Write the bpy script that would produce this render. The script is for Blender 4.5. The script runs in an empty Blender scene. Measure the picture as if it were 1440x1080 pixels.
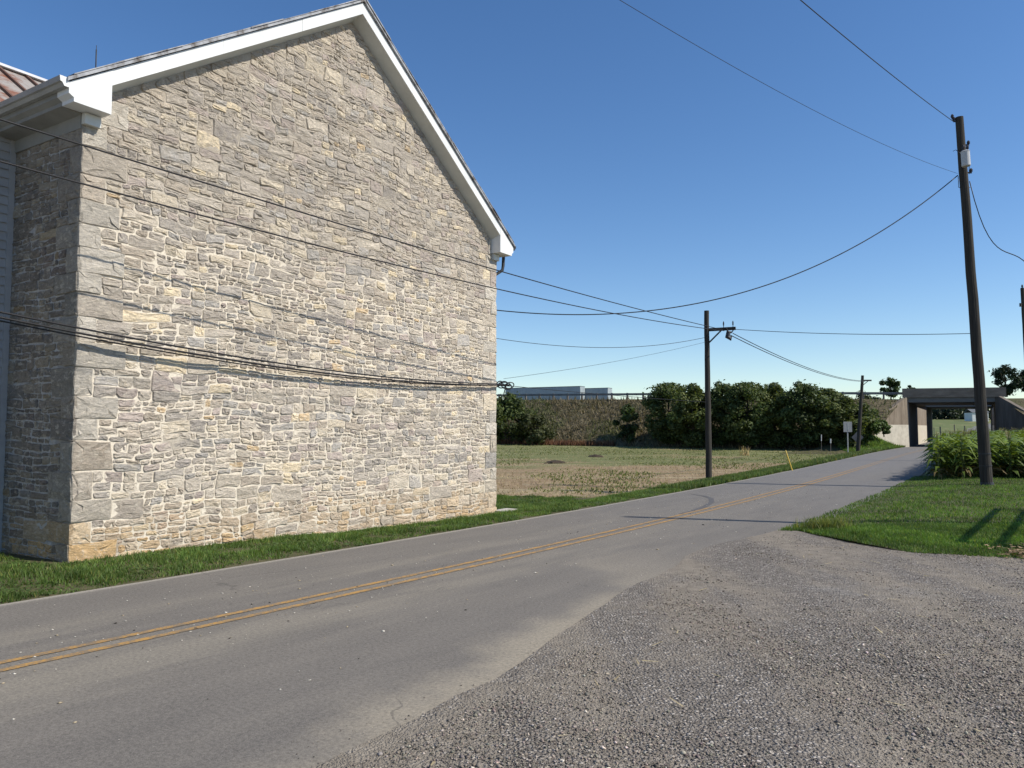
import bpy, math, random
import numpy as np
from mathutils import Vector, noise as mnoise
R = math.radians
rng = np.random.default_rng(7)
random.seed(11)
scene = bpy.context.scene
COL = scene.collection

# ------------------------------------------------------------------ camera
CAM_H, PITCH, F = 2.0, R(3.25), 1080.0
cam = bpy.data.cameras.new('camera'); cam.sensor_width = 36; cam.lens = 27.0
cam.clip_start = 0.1; cam.clip_end = 4000
camo = bpy.data.objects.new('camera', cam); COL.objects.link(camo)
camo.location = (0, 0, CAM_H); camo.rotation_euler = (R(90) + PITCH, 0, 0)
scene.camera = camo
CP, SP = math.cos(PITCH), math.sin(PITCH)

def ray(px, py):
    a, b = (px - 720) / F, (540 - py) / F
    return np.array([a, CP - b * SP, SP + b * CP])
def ground(px, py, z=0.0):
    d = ray(px, py); t = (z - CAM_H) / d[2]
    return np.array([d[0] * t, d[1] * t, z])
def at(px, py, Y):
    d = ray(px, py); t = Y / d[1]
    return np.array([d[0] * t, Y, CAM_H + d[2] * t])

# ------------------------------------------------------------------ world, sun
SUN_EL, SUN_AZ = R(43), R(107)
w = bpy.data.worlds.new('World'); scene.world = w; w.use_nodes = True
nt = w.node_tree; bg = nt.nodes['Background']
sky = nt.nodes.new('ShaderNodeTexSky'); sky.sky_type = 'NISHITA'; sky.sun_disc = False
sky.sun_elevation = SUN_EL; sky.sun_rotation = SUN_AZ
sky.air_density = 1.0; sky.dust_density = 0.35; sky.ozone_density = 1.8; sky.altitude = 900
hs = nt.nodes.new('ShaderNodeHueSaturation'); hs.inputs['Saturation'].default_value = 1.22; hs.inputs['Hue'].default_value = .504
nt.links.new(sky.outputs[0], hs.inputs['Color']); nt.links.new(hs.outputs[0], bg.inputs[0]); bg.inputs[1].default_value = 0.120
sl = bpy.data.lights.new('sun', 'SUN'); sl.energy = 4.5; sl.angle = R(0.53); sl.color = (1.0, 0.93, 0.82)
so = bpy.data.objects.new('sun', sl); COL.objects.link(so)
sd = Vector((math.cos(SUN_EL) * math.sin(SUN_AZ), math.cos(SUN_EL) * math.cos(SUN_AZ), math.sin(SUN_EL)))
so.rotation_euler = sd.to_track_quat('Z', 'Y').to_euler(); so.location = (40, -15, 40)
scene.view_settings.view_transform = 'Standard'; scene.view_settings.look = 'None'
scene.view_settings.exposure = 0.30; scene.view_settings.gamma = 1.0

# ------------------------------------------------------------------ object helpers
def tag(o, label=None, cat=None, group=None, kind=None):
    for k, v in (('label', label), ('category', cat), ('group', group), ('kind', kind)):
        if v: o[k] = v
    return o
def empty(name, loc, label=None, cat=None, group=None):
    o = bpy.data.objects.new(name, None); COL.objects.link(o); o.location = loc
    o.empty_display_size = 0.3
    bpy.context.view_layer.update()
    return tag(o, label, cat, group)
def wloc(o):
    p = Vector((0, 0, 0))
    while o: p += o.location; o = o.parent
    return np.array(p)
def link(name, me, mat, parent=None, smooth=False):
    o = bpy.data.objects.new(name, me); COL.objects.link(o)
    if mat: me.materials.append(mat)
    if parent: o.parent = parent
    if smooth: me.polygons.foreach_set('use_smooth', [True] * len(me.polygons))
    return o
def np_mesh(name, V, Fc, mat, parent=None, col=None, smooth=False, origin=None):
    """uniform polygons from numpy arrays; V in world space"""
    V = np.asarray(V, dtype=np.float64)
    if parent: V = V - wloc(parent)
    elif origin is not None: V = V - np.asarray(origin)
    Fc = np.asarray(Fc, dtype=np.int32); m, k = Fc.shape
    me = bpy.data.meshes.new(name)
    me.vertices.add(len(V)); me.vertices.foreach_set('co', V.astype(np.float32).ravel())
    me.loops.add(m * k); me.loops.foreach_set('vertex_index', Fc.ravel())
    me.polygons.add(m); me.polygons.foreach_set('loop_start', np.arange(0, m * k, k, dtype=np.int32))
    me.update(calc_edges=True); me.validate()
    if col is not None:
        a = me.attributes.new('Col', 'FLOAT_COLOR', 'POINT')
        c = np.ones((len(V), 4), np.float32); c[:, :3] = col; a.data.foreach_set('color', c.ravel())
    o = link(name, me, mat, parent, smooth)
    if origin is not None and not parent: o.location = origin
    return o

class MB:
    """collects shapes, builds ONE mesh"""
    def __init__(s): s.v = []; s.f = []; s.c = []
    def add(s, vs, fs, col=None):
        b = len(s.v); s.v += [tuple(map(float, p)) for p in vs]; s.f += [tuple(b + i for i in f) for f in fs]
        s.c += [tuple(col) if col is not None else (.5, .5, .5)] * len(vs)
    def hexa(s, p):   # 8 corners: bottom 4 ccw, top 4 ccw
        s.add(p, [(3, 2, 1, 0), (4, 5, 6, 7), (0, 1, 5, 4), (1, 2, 6, 5), (2, 3, 7, 6), (3, 0, 4, 7)])
    def box(s, c, ax, ay, az, hx, hy, hz):
        c, ax, ay, az = map(lambda q: np.asarray(q, float), (c, ax, ay, az))
        P = [c + ax * hx * i + ay * hy * j + az * hz * k for k in (-1, 1) for i, j in ((-1, -1), (1, -1), (1, 1), (-1, 1))]
        s.hexa(P)
    def bx(s, x0, x1, y0, y1, z0, z1):
        s.hexa([(x0, y0, z0), (x1, y0, z0), (x1, y1, z0), (x0, y1, z0), (x0, y0, z1), (x1, y0, z1), (x1, y1, z1), (x0, y1, z1)])
    def prism(s, poly, off):
        poly = [np.asarray(p, float) for p in poly]; off = np.asarray(off, float); n = len(poly)
        s.add(poly + [p + off for p in poly], [tuple(range(n))[::-1], tuple(range(n, 2 * n))] + [(i, (i + 1) % n, n + (i + 1) % n, n + i) for i in range(n)])
    def tube(s, pts, rad, sides=8, cap=True, jitter=0):
        pts = [np.asarray(p, float) for p in pts]; n = len(pts)
        rad = [rad] * n if np.isscalar(rad) else rad
        vs = []; ref = None
        for i, p in enumerate(pts):
            t = pts[min(i + 1, n - 1)] - pts[max(i - 1, 0)]; t = t / (np.linalg.norm(t) + 1e-9)
            if ref is None:
                ref = np.array([1., 0, 0]) if abs(t[0]) < .8 else np.array([0, 1., 0])
            a = ref - t * np.dot(ref, t); a /= np.linalg.norm(a); ref = a; b = np.cross(t, a)
            for k in range(sides):
                th = 2 * math.pi * k / sides; r = rad[i] * (1 + (random.uniform(-jitter, jitter) if jitter else 0))
                vs.append(p + (a * math.cos(th) + b * math.sin(th)) * r)
        fs = [(i * sides + k, i * sides + (k + 1) % sides, (i + 1) * sides + (k + 1) % sides, (i + 1) * sides + k) for i in range(n - 1) for k in range(sides)]
        if cap: fs += [tuple(range(sides))[::-1], tuple(range((n - 1) * sides, n * sides))]
        s.add(vs, fs)
    def build(s, name, mat, parent=None, smooth=False, col=False, origin=None):
        V = np.array(s.v)
        if parent: V = V - wloc(parent)
        elif origin is not None: V = V - np.asarray(origin)
        me = bpy.data.meshes.new(name); me.from_pydata(V.tolist(), [], s.f); me.update()
        if col:
            a = me.attributes.new('Col', 'FLOAT_COLOR', 'POINT')
            c = np.ones((len(V), 4), np.float32); c[:, :3] = np.array(s.c); a.data.foreach_set('color', c.ravel())
        o = link(name, me, mat, parent, smooth)
        if origin is not None and not parent: o.location = origin
        return o

def copy_tree(o, parent=None):
    c = o.copy(); COL.objects.link(c); c.parent = parent
    for ch in list(o.children): copy_tree(ch, c)
    return c

# ------------------------------------------------------------------ material helpers
class NT:
    def __init__(s, name):
        s.m = bpy.data.materials.new(name); s.m.use_nodes = True
        s.t = s.m.node_tree; s.b = s.t.nodes['Principled BSDF']; s.b.inputs['Specular IOR Level'].default_value = .25
        s.tc = s.t.nodes.new('ShaderNodeTexCoord')
    def n(s, typ, **kw):
        nd = s.t.nodes.new(typ)
        for k, v in kw.items(): setattr(nd, k, v)
        return nd
    def l(s, a, b): s.t.links.new(a, b)
    def coord(s, scale=(1, 1, 1), src='Object', rot=(0, 0, 0)):
        mp = s.n('ShaderNodeMapping'); mp.inputs['Scale'].default_value = scale; mp.inputs['Rotation'].default_value = rot
        s.l(s.tc.outputs[src], mp.inputs[0]); return mp.outputs[0]
    def noise(s, scale, detail=4, rough=.6, co=None, dist=0):
        nd = s.n('ShaderNodeTexNoise'); nd.inputs['Scale'].default_value = scale; nd.inputs['Detail'].default_value = detail
        nd.inputs['Roughness'].default_value = rough; nd.inputs['Distortion'].default_value = dist
        s.l(co if co is not None else s.coord(), nd.inputs['Vector']); return nd.outputs['Fac']
    def vor(s, scale, feature='F1', co=None, out='Distance'):
        nd = s.n('ShaderNodeTexVoronoi', feature=feature); nd.inputs['Scale'].default_value = scale
        s.l(co if co is not None else s.coord(), nd.inputs['Vector']); return nd.outputs[out]
    def ramp(s, fac, stops):
        nd = s.n('ShaderNodeValToRGB'); cr = nd.color_ramp
        while len(cr.elements) < len(stops): cr.elements.new(.5)
        for e, (p, c) in zip(cr.elements, stops):
            e.position = p; e.color = (c if isinstance(c, (tuple, list)) else (c, c, c)) + (1,) if isinstance(c, tuple) else (c, c, c, 1)
        s.l(fac, nd.inputs[0]); return nd.outputs[0]
    def mix(s, fac, a, b, mode='MIX'):
        nd = s.n('ShaderNodeMix', data_type='RGBA', blend_type=mode)
        for sock, v in ((nd.inputs[0], fac), (nd.inputs[6], a), (nd.inputs[7], b)):
            if isinstance(v, tuple): sock.default_value = v + (1,)
            elif isinstance(v, (int, float)): sock.default_value = v
            else: s.l(v, sock)
        return nd.outputs[2]
    def math(s, op, a, b=None, c=None, clamp=False):
        nd = s.n('ShaderNodeMath', operation=op, use_clamp=clamp)
        for i, v in enumerate((a, b, c)):
            if v is None: continue
            if isinstance(v, (int, float)): nd.inputs[i].default_value = v
            else: s.l(v, nd.inputs[i])
        return nd.outputs[0]
    def rng(s, v, a, b, c=0., d=1., smooth=True):
        nd = s.n('ShaderNodeMapRange', interpolation_type='SMOOTHSTEP' if smooth else 'LINEAR')
        for i, q in enumerate((a, b, c, d)): nd.inputs[1 + i].default_value = q
        s.l(v, nd.inputs[0]); return nd.outputs[0]
    def attr(s, name='Col', out='Color'):
        nd = s.n('ShaderNodeAttribute', attribute_name=name); return nd.outputs[out]
    def sep(s, v):
        nd = s.n('ShaderNodeSeparateXYZ'); s.l(v, nd.inputs[0]); return nd.outputs
    def bump(s, h, strength=.5, dist=.01, prev=None):
        nd = s.n('ShaderNodeBump'); nd.inputs['Strength'].default_value = strength; nd.inputs['Distance'].default_value = dist
        s.l(h, nd.inputs['Height'])
        if prev is not None: s.l(prev, nd.inputs['Normal'])
        s.l(nd.outputs[0], s.b.inputs['Normal']); return nd.outputs[0]
    def color(s, c):
        if isinstance(c, tuple): s.b.inputs['Base Color'].default_value = c + (1,)
        else: s.l(c, s.b.inputs['Base Color'])
    def done(s, rough=.85, metal=0):
        s.b.inputs['Roughness'].default_value = rough; s.b.inputs['Metallic'].default_value = metal; return s.m

def simple(name, c1, c2, scale=3., rough=.8, bump=0., metal=0, bscale=None, stretch=(1, 1, 1), spec=None):
    n = NT(name); co = n.coord(stretch)
    n.color(n.ramp(n.noise(scale, 6, .65, co), [(.3, c1), (.7, c2)]))
    if bump: n.bump(n.noise(bscale or scale * 6, 4, .6, co), .6, bump)
    m = n.done(rough, metal)
    if spec is not None: n.b.inputs['Specular IOR Level'].default_value = spec
    return m
def leafy(name, trans=.35, rough=.6, gain=1.0):
    n = NT(name); c = n.attr()
    n.color(c)
    t = n.n('ShaderNodeBsdfTranslucent'); n.l(n.mix(1.0, c, (1.25, 1.3, .6), 'MULTIPLY'), t.inputs[0])
    mx = n.n('ShaderNodeMixShader'); mx.inputs[0].default_value = trans
    out = n.t.nodes['Material Output']
    n.l(n.b.outputs[0], mx.inputs[1]); n.l(t.outputs[0], mx.inputs[2]); n.l(mx.outputs[0], out.inputs[0])
    return n.done(rough)

def ss(x, a, b):
    t = np.clip((np.asarray(x, float) - a) / (b - a), 0, 1); return t * t * (3 - 2 * t)

# ================================================================== ROAD PATH AND TERRAIN
EDGE = np.array([ground(*p)[:2] for p in ((0, 848), (350, 794.5), (700, 736), (850, 711), (1000, 683), (1100, 664), (1200, 643), (1283, 627.5))])
PC = np.polyfit(EDGE[:, 1], EDGE[:, 0], 3, w=[1.5, 2, 3, 2, 2, 1.3, .8, .8])
def edge_x(y):
    y = np.asarray(y, float); lo, hi = 7.0, 80.0
    c = np.polyval(PC, np.clip(y, lo, hi)); dp = np.polyder(PC)
    r = c + np.where(y < lo, (y - lo) * np.polyval(dp, lo), 0) + np.where(y > hi, (y - hi) * .605, 0)
    return r + np.where(y > 118, .006 * (np.clip(y, 118, 400) - 118) ** 1.6, 0)
def edge_dir(y):
    d = np.array([float(edge_x(y + .2) - edge_x(y - .2)), .4]); return d / np.linalg.norm(d)
ROADW = 5.28
def road_pt(y, off):
    """point at distance off to the right of the left edge at parameter y"""
    d = edge_dir(y); return np.array([float(edge_x(y)), y]) + np.array([d[1], -d[0]]) * off

def flare(y): return 1.35 * (1 - ss(y, 4.5, 13.5))
def far_rise(y): return 4.6 * ss(y, 125, 270) + 1.5 * ss(y, 260, 600)
def terrain(x, y):
    x = np.asarray(x, float); y = np.asarray(y, float)
    sl = (edge_x(y) - x) * .84; sr = -sl - ROADW
    z = -.36 * ss(sl, .7, 3.0) * ss(y, 11.5, 20.5) * (1 - ss(y, 45, 100))
    z = z + .22 * ss(y, 60, 105) * ss(sl, 1.5, 6)
    z = z + .10 * ss(sr, .1, 2.2) * ss(y, 11.5, 15)
    z = z + far_rise(y)
    return z

# ------------------------------------------------------------------ ground sheet
n = NT('ground_stubble_and_grass')
P = n.sep(n.coord()); y_ = P[1]
big = n.noise(.10, 5, .6); strk = n.noise(.55, 5, .65, n.coord((.12, 1, 1), rot=(0, 0, R(-8))))
fine = n.noise(9, 5, .7); fine2 = n.noise(2.2, 5, .7)
brown = n.ramp(fine, [(.32, (.125, .080, .044)), (.5, (.255, .180, .102)), (.68, (.42, .32, .19))])
brown = n.mix(n.rng(fine2, .52, .72), brown, (.40, .33, .20))
green = n.ramp(fine2, [(.3, (.085, .105, .036)), (.55, (.165, .175, .066)), (.75, (.25, .235, .11))])
gf = n.math('ADD', n.rng(y_, 38, 62), n.math('MULTIPLY', n.math('SUBTRACT', n.math('ADD', big, strk), 1.0), 2.6))
gfc = n.rng(gf, .25, .8)
bandw = n.noise(1.0, 4, .6, n.coord((.05, .55, 1), rot=(0, 0, R(-10))))
fc = n.mix(gfc, brown, green); fc = n.mix(n.rng(bandw, .5, .68, 0, .55), fc, (.40, .34, .21)); fc = n.mix(n.rng(bandw, .46, .34, 0, .5), fc, (.115, .125, .048)); n.color(fc); n.bump(n.noise(14, 4, .7), .8, .06)
M_field = n.done(.95)
gx = np.concatenate([np.linspace(-900, -80, 12), np.arange(-70, 120, 2.0), np.linspace(130, 900, 12)])
gy = np.concatenate([np.linspace(-200, -20, 6), np.arange(-14, 30, 1.0), np.arange(30, 130, 2.0), np.linspace(135, 300, 20), np.linspace(340, 2500, 10)])
GX, GY = np.meshgrid(gx, gy)
def grid_faces(ny, nx):
    i = np.arange(ny - 1)[:, None] * nx + np.arange(nx - 1)[None, :]
    return np.stack([i, i + 1, i + nx + 1, i + nx], -1).reshape(-1, 4)
bumpy = np.array([mnoise.noise(Vector((a * .25, b * .25, 3))) for a, b in zip(GX.ravel(), GY.ravel())]).reshape(GX.shape)
slg = (edge_x(GY) - GX) * .84
GZ = terrain(GX, GY) - .05 + .10 * bumpy * ss(slg, 4, 9) * ss(GY, 18, 26)
gobj = np_mesh('ground', np.stack([GX, GY, GZ], -1).reshape(-1, 3), grid_faces(*GX.shape), M_field, smooth=True)
tag(gobj, kind='structure')

def ribbon(name, ys, offs, mat, lift, wob=None, parent=None, uv=True, zfun=terrain):
    """sheet following the road; offs(y)-> list of offsets across"""
    V = []; UV = []; s = 0; prev = None
    for y in ys:
        o_ = offs(y)
        c = road_pt(y, 0)
        if prev is not None: s += np.linalg.norm(c - prev)
        prev = c
        for k, o in enumerate(o_):
            p = road_pt(y, o); V.append((p[0], p[1], float(zfun(p[0], p[1])) + lift)); UV.append((o, s))
    nx = len(offs(ys[0])); V = np.array(V); Fc = grid_faces(len(ys), nx)[:, ::-1]
    Fc = grid_faces(len(ys), nx)
    ob = np_mesh(name, V, Fc, mat, parent, smooth=True)
    if uv:
        u = ob.data.uv_layers.new(name='UVMap'); UV = np.array(UV, np.float32)
        li = np.zeros(len(ob.data.loops), np.int32); ob.data.loops.foreach_get('vertex_index', li)
        u.data.foreach_set('uv', UV[li].ravel())
    return ob
YS = np.concatenate([np.arange(-24, 34, .6), np.arange(34, 130, 1.5), np.arange(131, 270, 4)])
road_z = lambda x, y: far_rise(y)
# asphalt
n = NT('worn_asphalt')
uvn = n.coord(src='UV'); U = n.sep(uvn)
uvs = n.coord((1.0, .07, 1), src='UV'); uvm = n.coord((1.0, .22, 1), src='UV')
a1 = n.noise(1.1, 5, .6, uvs); a2 = n.noise(2.6, 6, .65, uvm); grain = n.noise(90, 3, .7)
spk = n.vor(55); patch = n.noise(.5, 5, .6, uvn)
base = n.ramp(a2, [(.3, (.112, .103, .092)), (.7, (.147, .134, .117))])
dust = (.225, .202, .160)
track = n.math('ADD', n.rng(U[0], 1.15, 1.75), n.rng(U[0], 3.5, 4.3, 0, -.9))
dm = n.math('MULTIPLY', n.math('MULTIPLY', n.rng(n.math('ADD', n.math('MULTIPLY', a1, .7), n.math('MULTIPLY', a2, .4)), .44, .66), n.math('MAXIMUM', track, .06)), n.rng(U[1], 58, 32, .15, .95))
base = n.mix(dm, base, dust)
Py = n.sep(n.coord())[1]; sand_edge = n.math('ADD', n.math('SUBTRACT', U[0], n.rng(Py, 2.5, 11.5, 1.35, 0)), n.math('MULTIPLY', n.math('SUBTRACT', n.noise(.55, 4, .6, uvn), .5), 2.2))
sand_edge = n.math('ADD', sand_edge, n.math('MULTIPLY', n.math('MULTIPLY', n.rng(Py, 9.5, 12.5), n.rng(Py, 24, 15)), 1.1))
sandm = n.math('MULTIPLY', n.rng(sand_edge, 4.55, 5.25), n.rng(U[1], 51, 44, 0, 1))
base = n.mix(n.math('MULTIPLY', sandm, .75), base, (.315, .275, .205))
base = n.mix(n.rng(U[0], .16, .02, 0, .75), base, (.36, .33, .28))
base = n.mix(n.math('MULTIPLY', n.rng(U[1], 50, 85), .45), base, (.15, .155, .165))
base = n.mix(n.rng(grain, .35, .7, .0, .32), base, (.31, .29, .26))
base = n.mix(n.rng(spk, .10, .05, 0, .35), base, (.05, .05, .05))
wob_ = n.n('ShaderNodeVectorMath', operation='ADD'); nz_ = n.n('ShaderNodeTexNoise'); nz_.inputs['Scale'].default_value = 2.2; nz_.inputs['Detail'].default_value = 5; n.l(uvn, nz_.inputs['Vector'])
sc_ = n.n('ShaderNodeVectorMath', operation='SCALE'); sc_.inputs['Scale'].default_value = .55; n.l(nz_.outputs['Color'], sc_.inputs[0]); n.l(uvn, wob_.inputs[0]); n.l(sc_.outputs[0], wob_.inputs[1])
base = n.mix(1.0, base, n.ramp(n.noise(30, 8, .85, uvn), [(.36, (.62, .62, .62)), (.5, (1., 1., 1.)), (.66, (1.42, 1.41, 1.38))]), 'MULTIPLY')
crk = n.vor(.30, 'DISTANCE_TO_EDGE', wob_.outputs[0])
base = n.mix(n.math('MULTIPLY', n.rng(crk, .0045, .0015, 0, .45), n.rng(n.noise(.35, 3, .6, uvn), .50, .60)), base, (.055, .052, .05))
base = n.mix(n.rng(n.noise(240, 2, .7), .56, .72, 0, .45), base, (.36, .34, .31)); base = n.mix(n.rng(n.noise(200, 2, .7), .40, .30, 0, .5), base, (.07, .068, .065))
n.color(base); n.bump(n.noise(120, 3, .7), .5, .006)
M_road = n.done(.9)
road = ribbon('road', YS, lambda y: np.linspace(0, ROADW + .35 + flare(y - 2.8), 18), M_road, 0.0, zfun=road_z); tag(road, kind='structure')
# centre lines, worn yellow paint
n = NT('worn_yellow_paint')
wr = n.noise(7, 6, .7); wr2 = n.noise(45, 4, .7)
f_ = n.rng(n.math('ADD', n.math('MULTIPLY', wr, .6), n.math('MULTIPLY', wr2, .5)), .46, .62)
yy = n.sep(n.coord())[1]
c = n.mix(f_, (.42, .24, .07), (.20, .155, .105))
c = n.mix(n.rng(yy, 28, 50, 0, .55), c, (.20, .18, .155)); n.color(c)
M_yel = n.done(.8)
def cl(y): return 2.52 + .10 * math.sin(y * .11)
for s in (-1, 1):
    ribbon('centre_line', YS[YS < 100], lambda y, s=s: [cl(y) + s * .12 - .045, cl(y) + s * .12 + .045], M_yel, .006, parent=road, uv=False, zfun=road_z)
# tyre scrub on the far lane
n = NT('tyre_rubber_mark'); n.color(n.ramp(n.noise(12), [(.35, (.085, .083, .082)), (.7, (.125, .12, .118))])); M_skid = n.done(.85)
sk = [ground(*p) for p in ((955, 723), (975, 718.5), (992, 712), (1001, 706), (1000, 701), (990, 697.5), (975, 695.5))]
V = []
for i, p in enumerate(sk):
    t = sk[min(i + 1, 6)] - sk[max(i - 1, 0)]; t /= np.linalg.norm(t); nn = np.array([-t[1], t[0], 0]) * (.07 if i not in (0, 6) else .02)
    V += [p + nn + (0, 0, .005), p - nn + (0, 0, .005)]
np_mesh('tyre_mark', V, [(2 * i, 2 * i + 1, 2 * i + 3, 2 * i + 2) for i in range(6)], M_skid, road)

# ------------------------------------------------------------------ gravel drive
LAWN = [ground(*p)[:2] for p in ((1126, 747.5), (1151, 755), (1180, 761.5), (1230, 771), (1280, 778), (1340, 781), (1400, 785), (1470, 790), (1600, 797), (1900, 805))]
LAWN = np.array(LAWN)
def lawn_y(x): return np.interp(x, LAWN[:, 0], LAWN[:, 1])
n = NT('drive_gravel')
v1 = n.vor(34); v1c = n.vor(34, out='Color'); v2 = n.vor(75); v2c = n.vor(75, out='Color')
zone = n.noise(.75, 5, .6, n.coord((1.25, .30, 1), rot=(0, 0, R(17)))); zone2 = n.noise(1.3, 5, .6)
peb = n.ramp(n.sep(v1c)[0], [(.0, (.10, .089, .077)), (.5, (.20, .180, .156)), (.85, (.30, .272, .238)), (1.0, (.48, .445, .40))])
peb2 = n.ramp(n.sep(v2c)[0], [(.0, (.105, .091, .077)), (.6, (.205, .178, .148)), (1.0, (.36, .322, .272))])
stone_ = n.mix(n.rng(v1, .62, .45), n.mix(n.rng(v2, .5, .6, 0, .6), peb2, (.07, .062, .054)), peb)
dirt = n.ramp(n.noise(5, 6, .7), [(.3, (.170, .145, .112)), (.7, (.310, .272, .218))])
zf = n.rng(n.math('ADD', zone, n.math('MULTIPLY', zone2, .35)), .58, .78)
c = n.mix(n.math('MULTIPLY', zf, .85), stone_, dirt)
c = n.mix(n.rng(n.noise(.33, 4, .6), .58, .72, 0, .5), c, n.mix(.4, peb, (.23, .24, .25)))
n.color(c)
hh = n.math('ADD', n.math('MULTIPLY', n.rng(v1, .0, .7, 1, 0), n.math('SUBTRACT', 1.0, n.math('MULTIPLY', zf, .6))), n.math('MULTIPLY', n.rng(v2, 0, .7, .4, 0), 1.0))
n.bump(hh, .9, .022)
M_gravel = n.done(.9)
V = []; nx_ = 46; ys_ = []
rows = np.linspace(0, 1, 60)
xs0 = np.linspace(-14, LAWN[0, 0], 90); 
# boundary: road edge (wobbled) swept out to the right
GB = []
for y in np.arange(-20, LAWN[0, 1] + 2.95, .35):
    wob = .16 * mnoise.noise(Vector((y * .9, 1.7, 0))) + .10 * mnoise.noise(Vector((y * 2.6, 5.7, 0)))
    GB.append(road_pt(y, ROADW - .22 + wob + flare(y - 2.8) + .25 * ss(y, 15.5, 17.8)))
GB = np.array(GB)
far = []
for i, p in enumerate(GB):
    k = i / (len(GB) - 1)
    far.append((34.0, -22 + k * (float(lawn_y(34.0)) + 22)))
far = np.array(far); S = np.linspace(0, 1, 50) ** 1.5
V = GB[:, None, :] * (1 - S)[None, :, None] + far[:, None, :] * S[None, :, None]
# bend the upper rows to the lawn edge
kk = np.linspace(0, 1, len(GB))[:, None]
tx = V[:, :, 0]; yl = lawn_y(tx)
ytop = V[-1, :, 1][None, :]; V[:, :, 1] += (lawn_y(V[-1, :, 0]) + .18 - V[-1, :, 1])[None, :] * ss(kk, .55, 1.0)
Z = .014 + .012 * np.array([mnoise.noise(Vector((a * .8, b * .8, 9))) for a, b in V.reshape(-1, 2)]).reshape(V.shape[:2]) * ss(S, .03, .2)[None, :]
VV = np.concatenate([V, Z[:, :, None]], -1)
gravel = np_mesh('gravel_drive', VV.reshape(-1, 3), grid_faces(*V.shape[:2])[:, ::-1], M_gravel, smooth=True); tag(gravel, kind='structure')
gravel.data.flip_normals() if gravel.data.polygons[0].normal.z < 0 else None

# lawn sheet on the right, between drive and corn
M_turf = simple('turf_soil', (.050, .055, .022), (.115, .100, .052), 5, .95, .02)
LY = np.linspace(0, 1, 40); LX = np.linspace(0, 1, 46) ** 1.3
V = []
for b in LY:
    for a in LX:
        yr = 17.75 + b * 75; p = road_pt(yr, ROADW + .02 + .12 * mnoise.noise(Vector((yr * .8, 0, 4))))
        p0_ = road_pt(17.75, ROADW + .02); q_ = (1 - b) ** 2
        xa = p[0] + a * 34 + (LAWN[0, 0] - p0_[0]) * q_
        y0 = float(lawn_y(LAWN[0, 0] + a * 34)); yy_ = y0 + (yr - 14.5) if True else 0
        # keep the drive edge curve at b=0 and relax it upward
        yv = p[1] + (LAWN[0, 1] - p0_[1]) * q_ + (y0 - LAWN[0, 1]) * q_
        V.append((xa, yv, float(terrain(xa, yv)) + .004))
V = np.array(V)
lawn = np_mesh('lawn', V, grid_faces(40, 46), M_turf, smooth=True); tag(lawn, kind='structure')
# grass verge sheet on the left
def vwid(y): return float(np.interp(y, [0, 8, 9, 23.2, 24.2, 27, 200], [6, 6, 7.2, 7.2, 2.5, 1.35, 1.15]))
def voff(y):
    return np.linspace(-vwid(y), .03, 14)
verge = ribbon('grass_verge', YS[YS < 128], voff, M_turf, -.012, uv=False); tag(verge, kind='structure')

# ================================================================== GRASS
def vnoise(a, b, s, k=0): return np.array([mnoise.noise(Vector((x * s, y * s, k))) for x, y in zip(a, b)])
def blades(name, P, h, wd, colA, colB, mat, lean=.5, tipmul=1.35, z0=None, **tg):
    """one triangle per blade"""
    m = len(P); th = rng.uniform(0, 2 * np.pi, m); hh = h * rng.uniform(.55, 1.25, m) if np.isscalar(h) else h * rng.uniform(.6, 1.2, m)
    ww = wd * rng.uniform(.7, 1.3, m)
    dx = np.stack([np.cos(th), np.sin(th), np.zeros(m)], -1) * ww[:, None] * .5
    ph = rng.uniform(0, 2 * np.pi, m); ln = lean * hh * rng.uniform(.2, 1, m)
    tip = P + np.stack([np.cos(ph) * ln, np.sin(ph) * ln, hh], -1)
    V = np.stack([P - dx, P + dx, tip], 1).reshape(-1, 3)
    t = rng.uniform(0, 1, (m, 1)); c = np.asarray(colA)[None] * (1 - t) + np.asarray(colB)[None] * t
    c *= rng.uniform(.75, 1.2, (m, 1))
    if 'grass' in name:
        v1_ = vnoise(P[:, 0], P[:, 1], 1.1, 21)[:, None]; v2_ = vnoise(P[:, 0], P[:, 1], 3.3, 22)[:, None]
        c = c * (1 + .45 * v1_ + .35 * v2_); dry = (rng.uniform(0, 1, (m, 1)) < .07 + .22 * np.clip(v2_, 0, 1)); c = np.where(dry, c * np.array([[1.9, 1.25, 1.4]]), c)
    C = np.repeat(c, 3, 0); C[2::3] *= tipmul
    o = np_mesh(name, V, np.arange(m * 3).reshape(-1, 3), mat, col=C)
    tag(o, **tg); return o
M_grass = leafy('grass_blades', .4, .55)
# barn footprint helper values (fitted from the photograph)
O = np.array([-6.6125, 11.6018]); TH = R(32.28)
D = np.array([math.sin(TH), math.cos(TH)]); N = np.array([D[1], -D[0]])
W, ZE, ZS, OV, SL, FT, DZ = 11.53, 6.63, 11.03, .325, .676, .255, .10
MID = W / 2
def Q(u, w_, z): return np.array([O[0] + D[0] * u + N[0] * w_, O[1] + D[1] * u + N[1] * w_, z])
def vnoise(a, b, s, k=0): return np.array([mnoise.noise(Vector((x * s, y * s, k))) for x, y in zip(a, b)])

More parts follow.
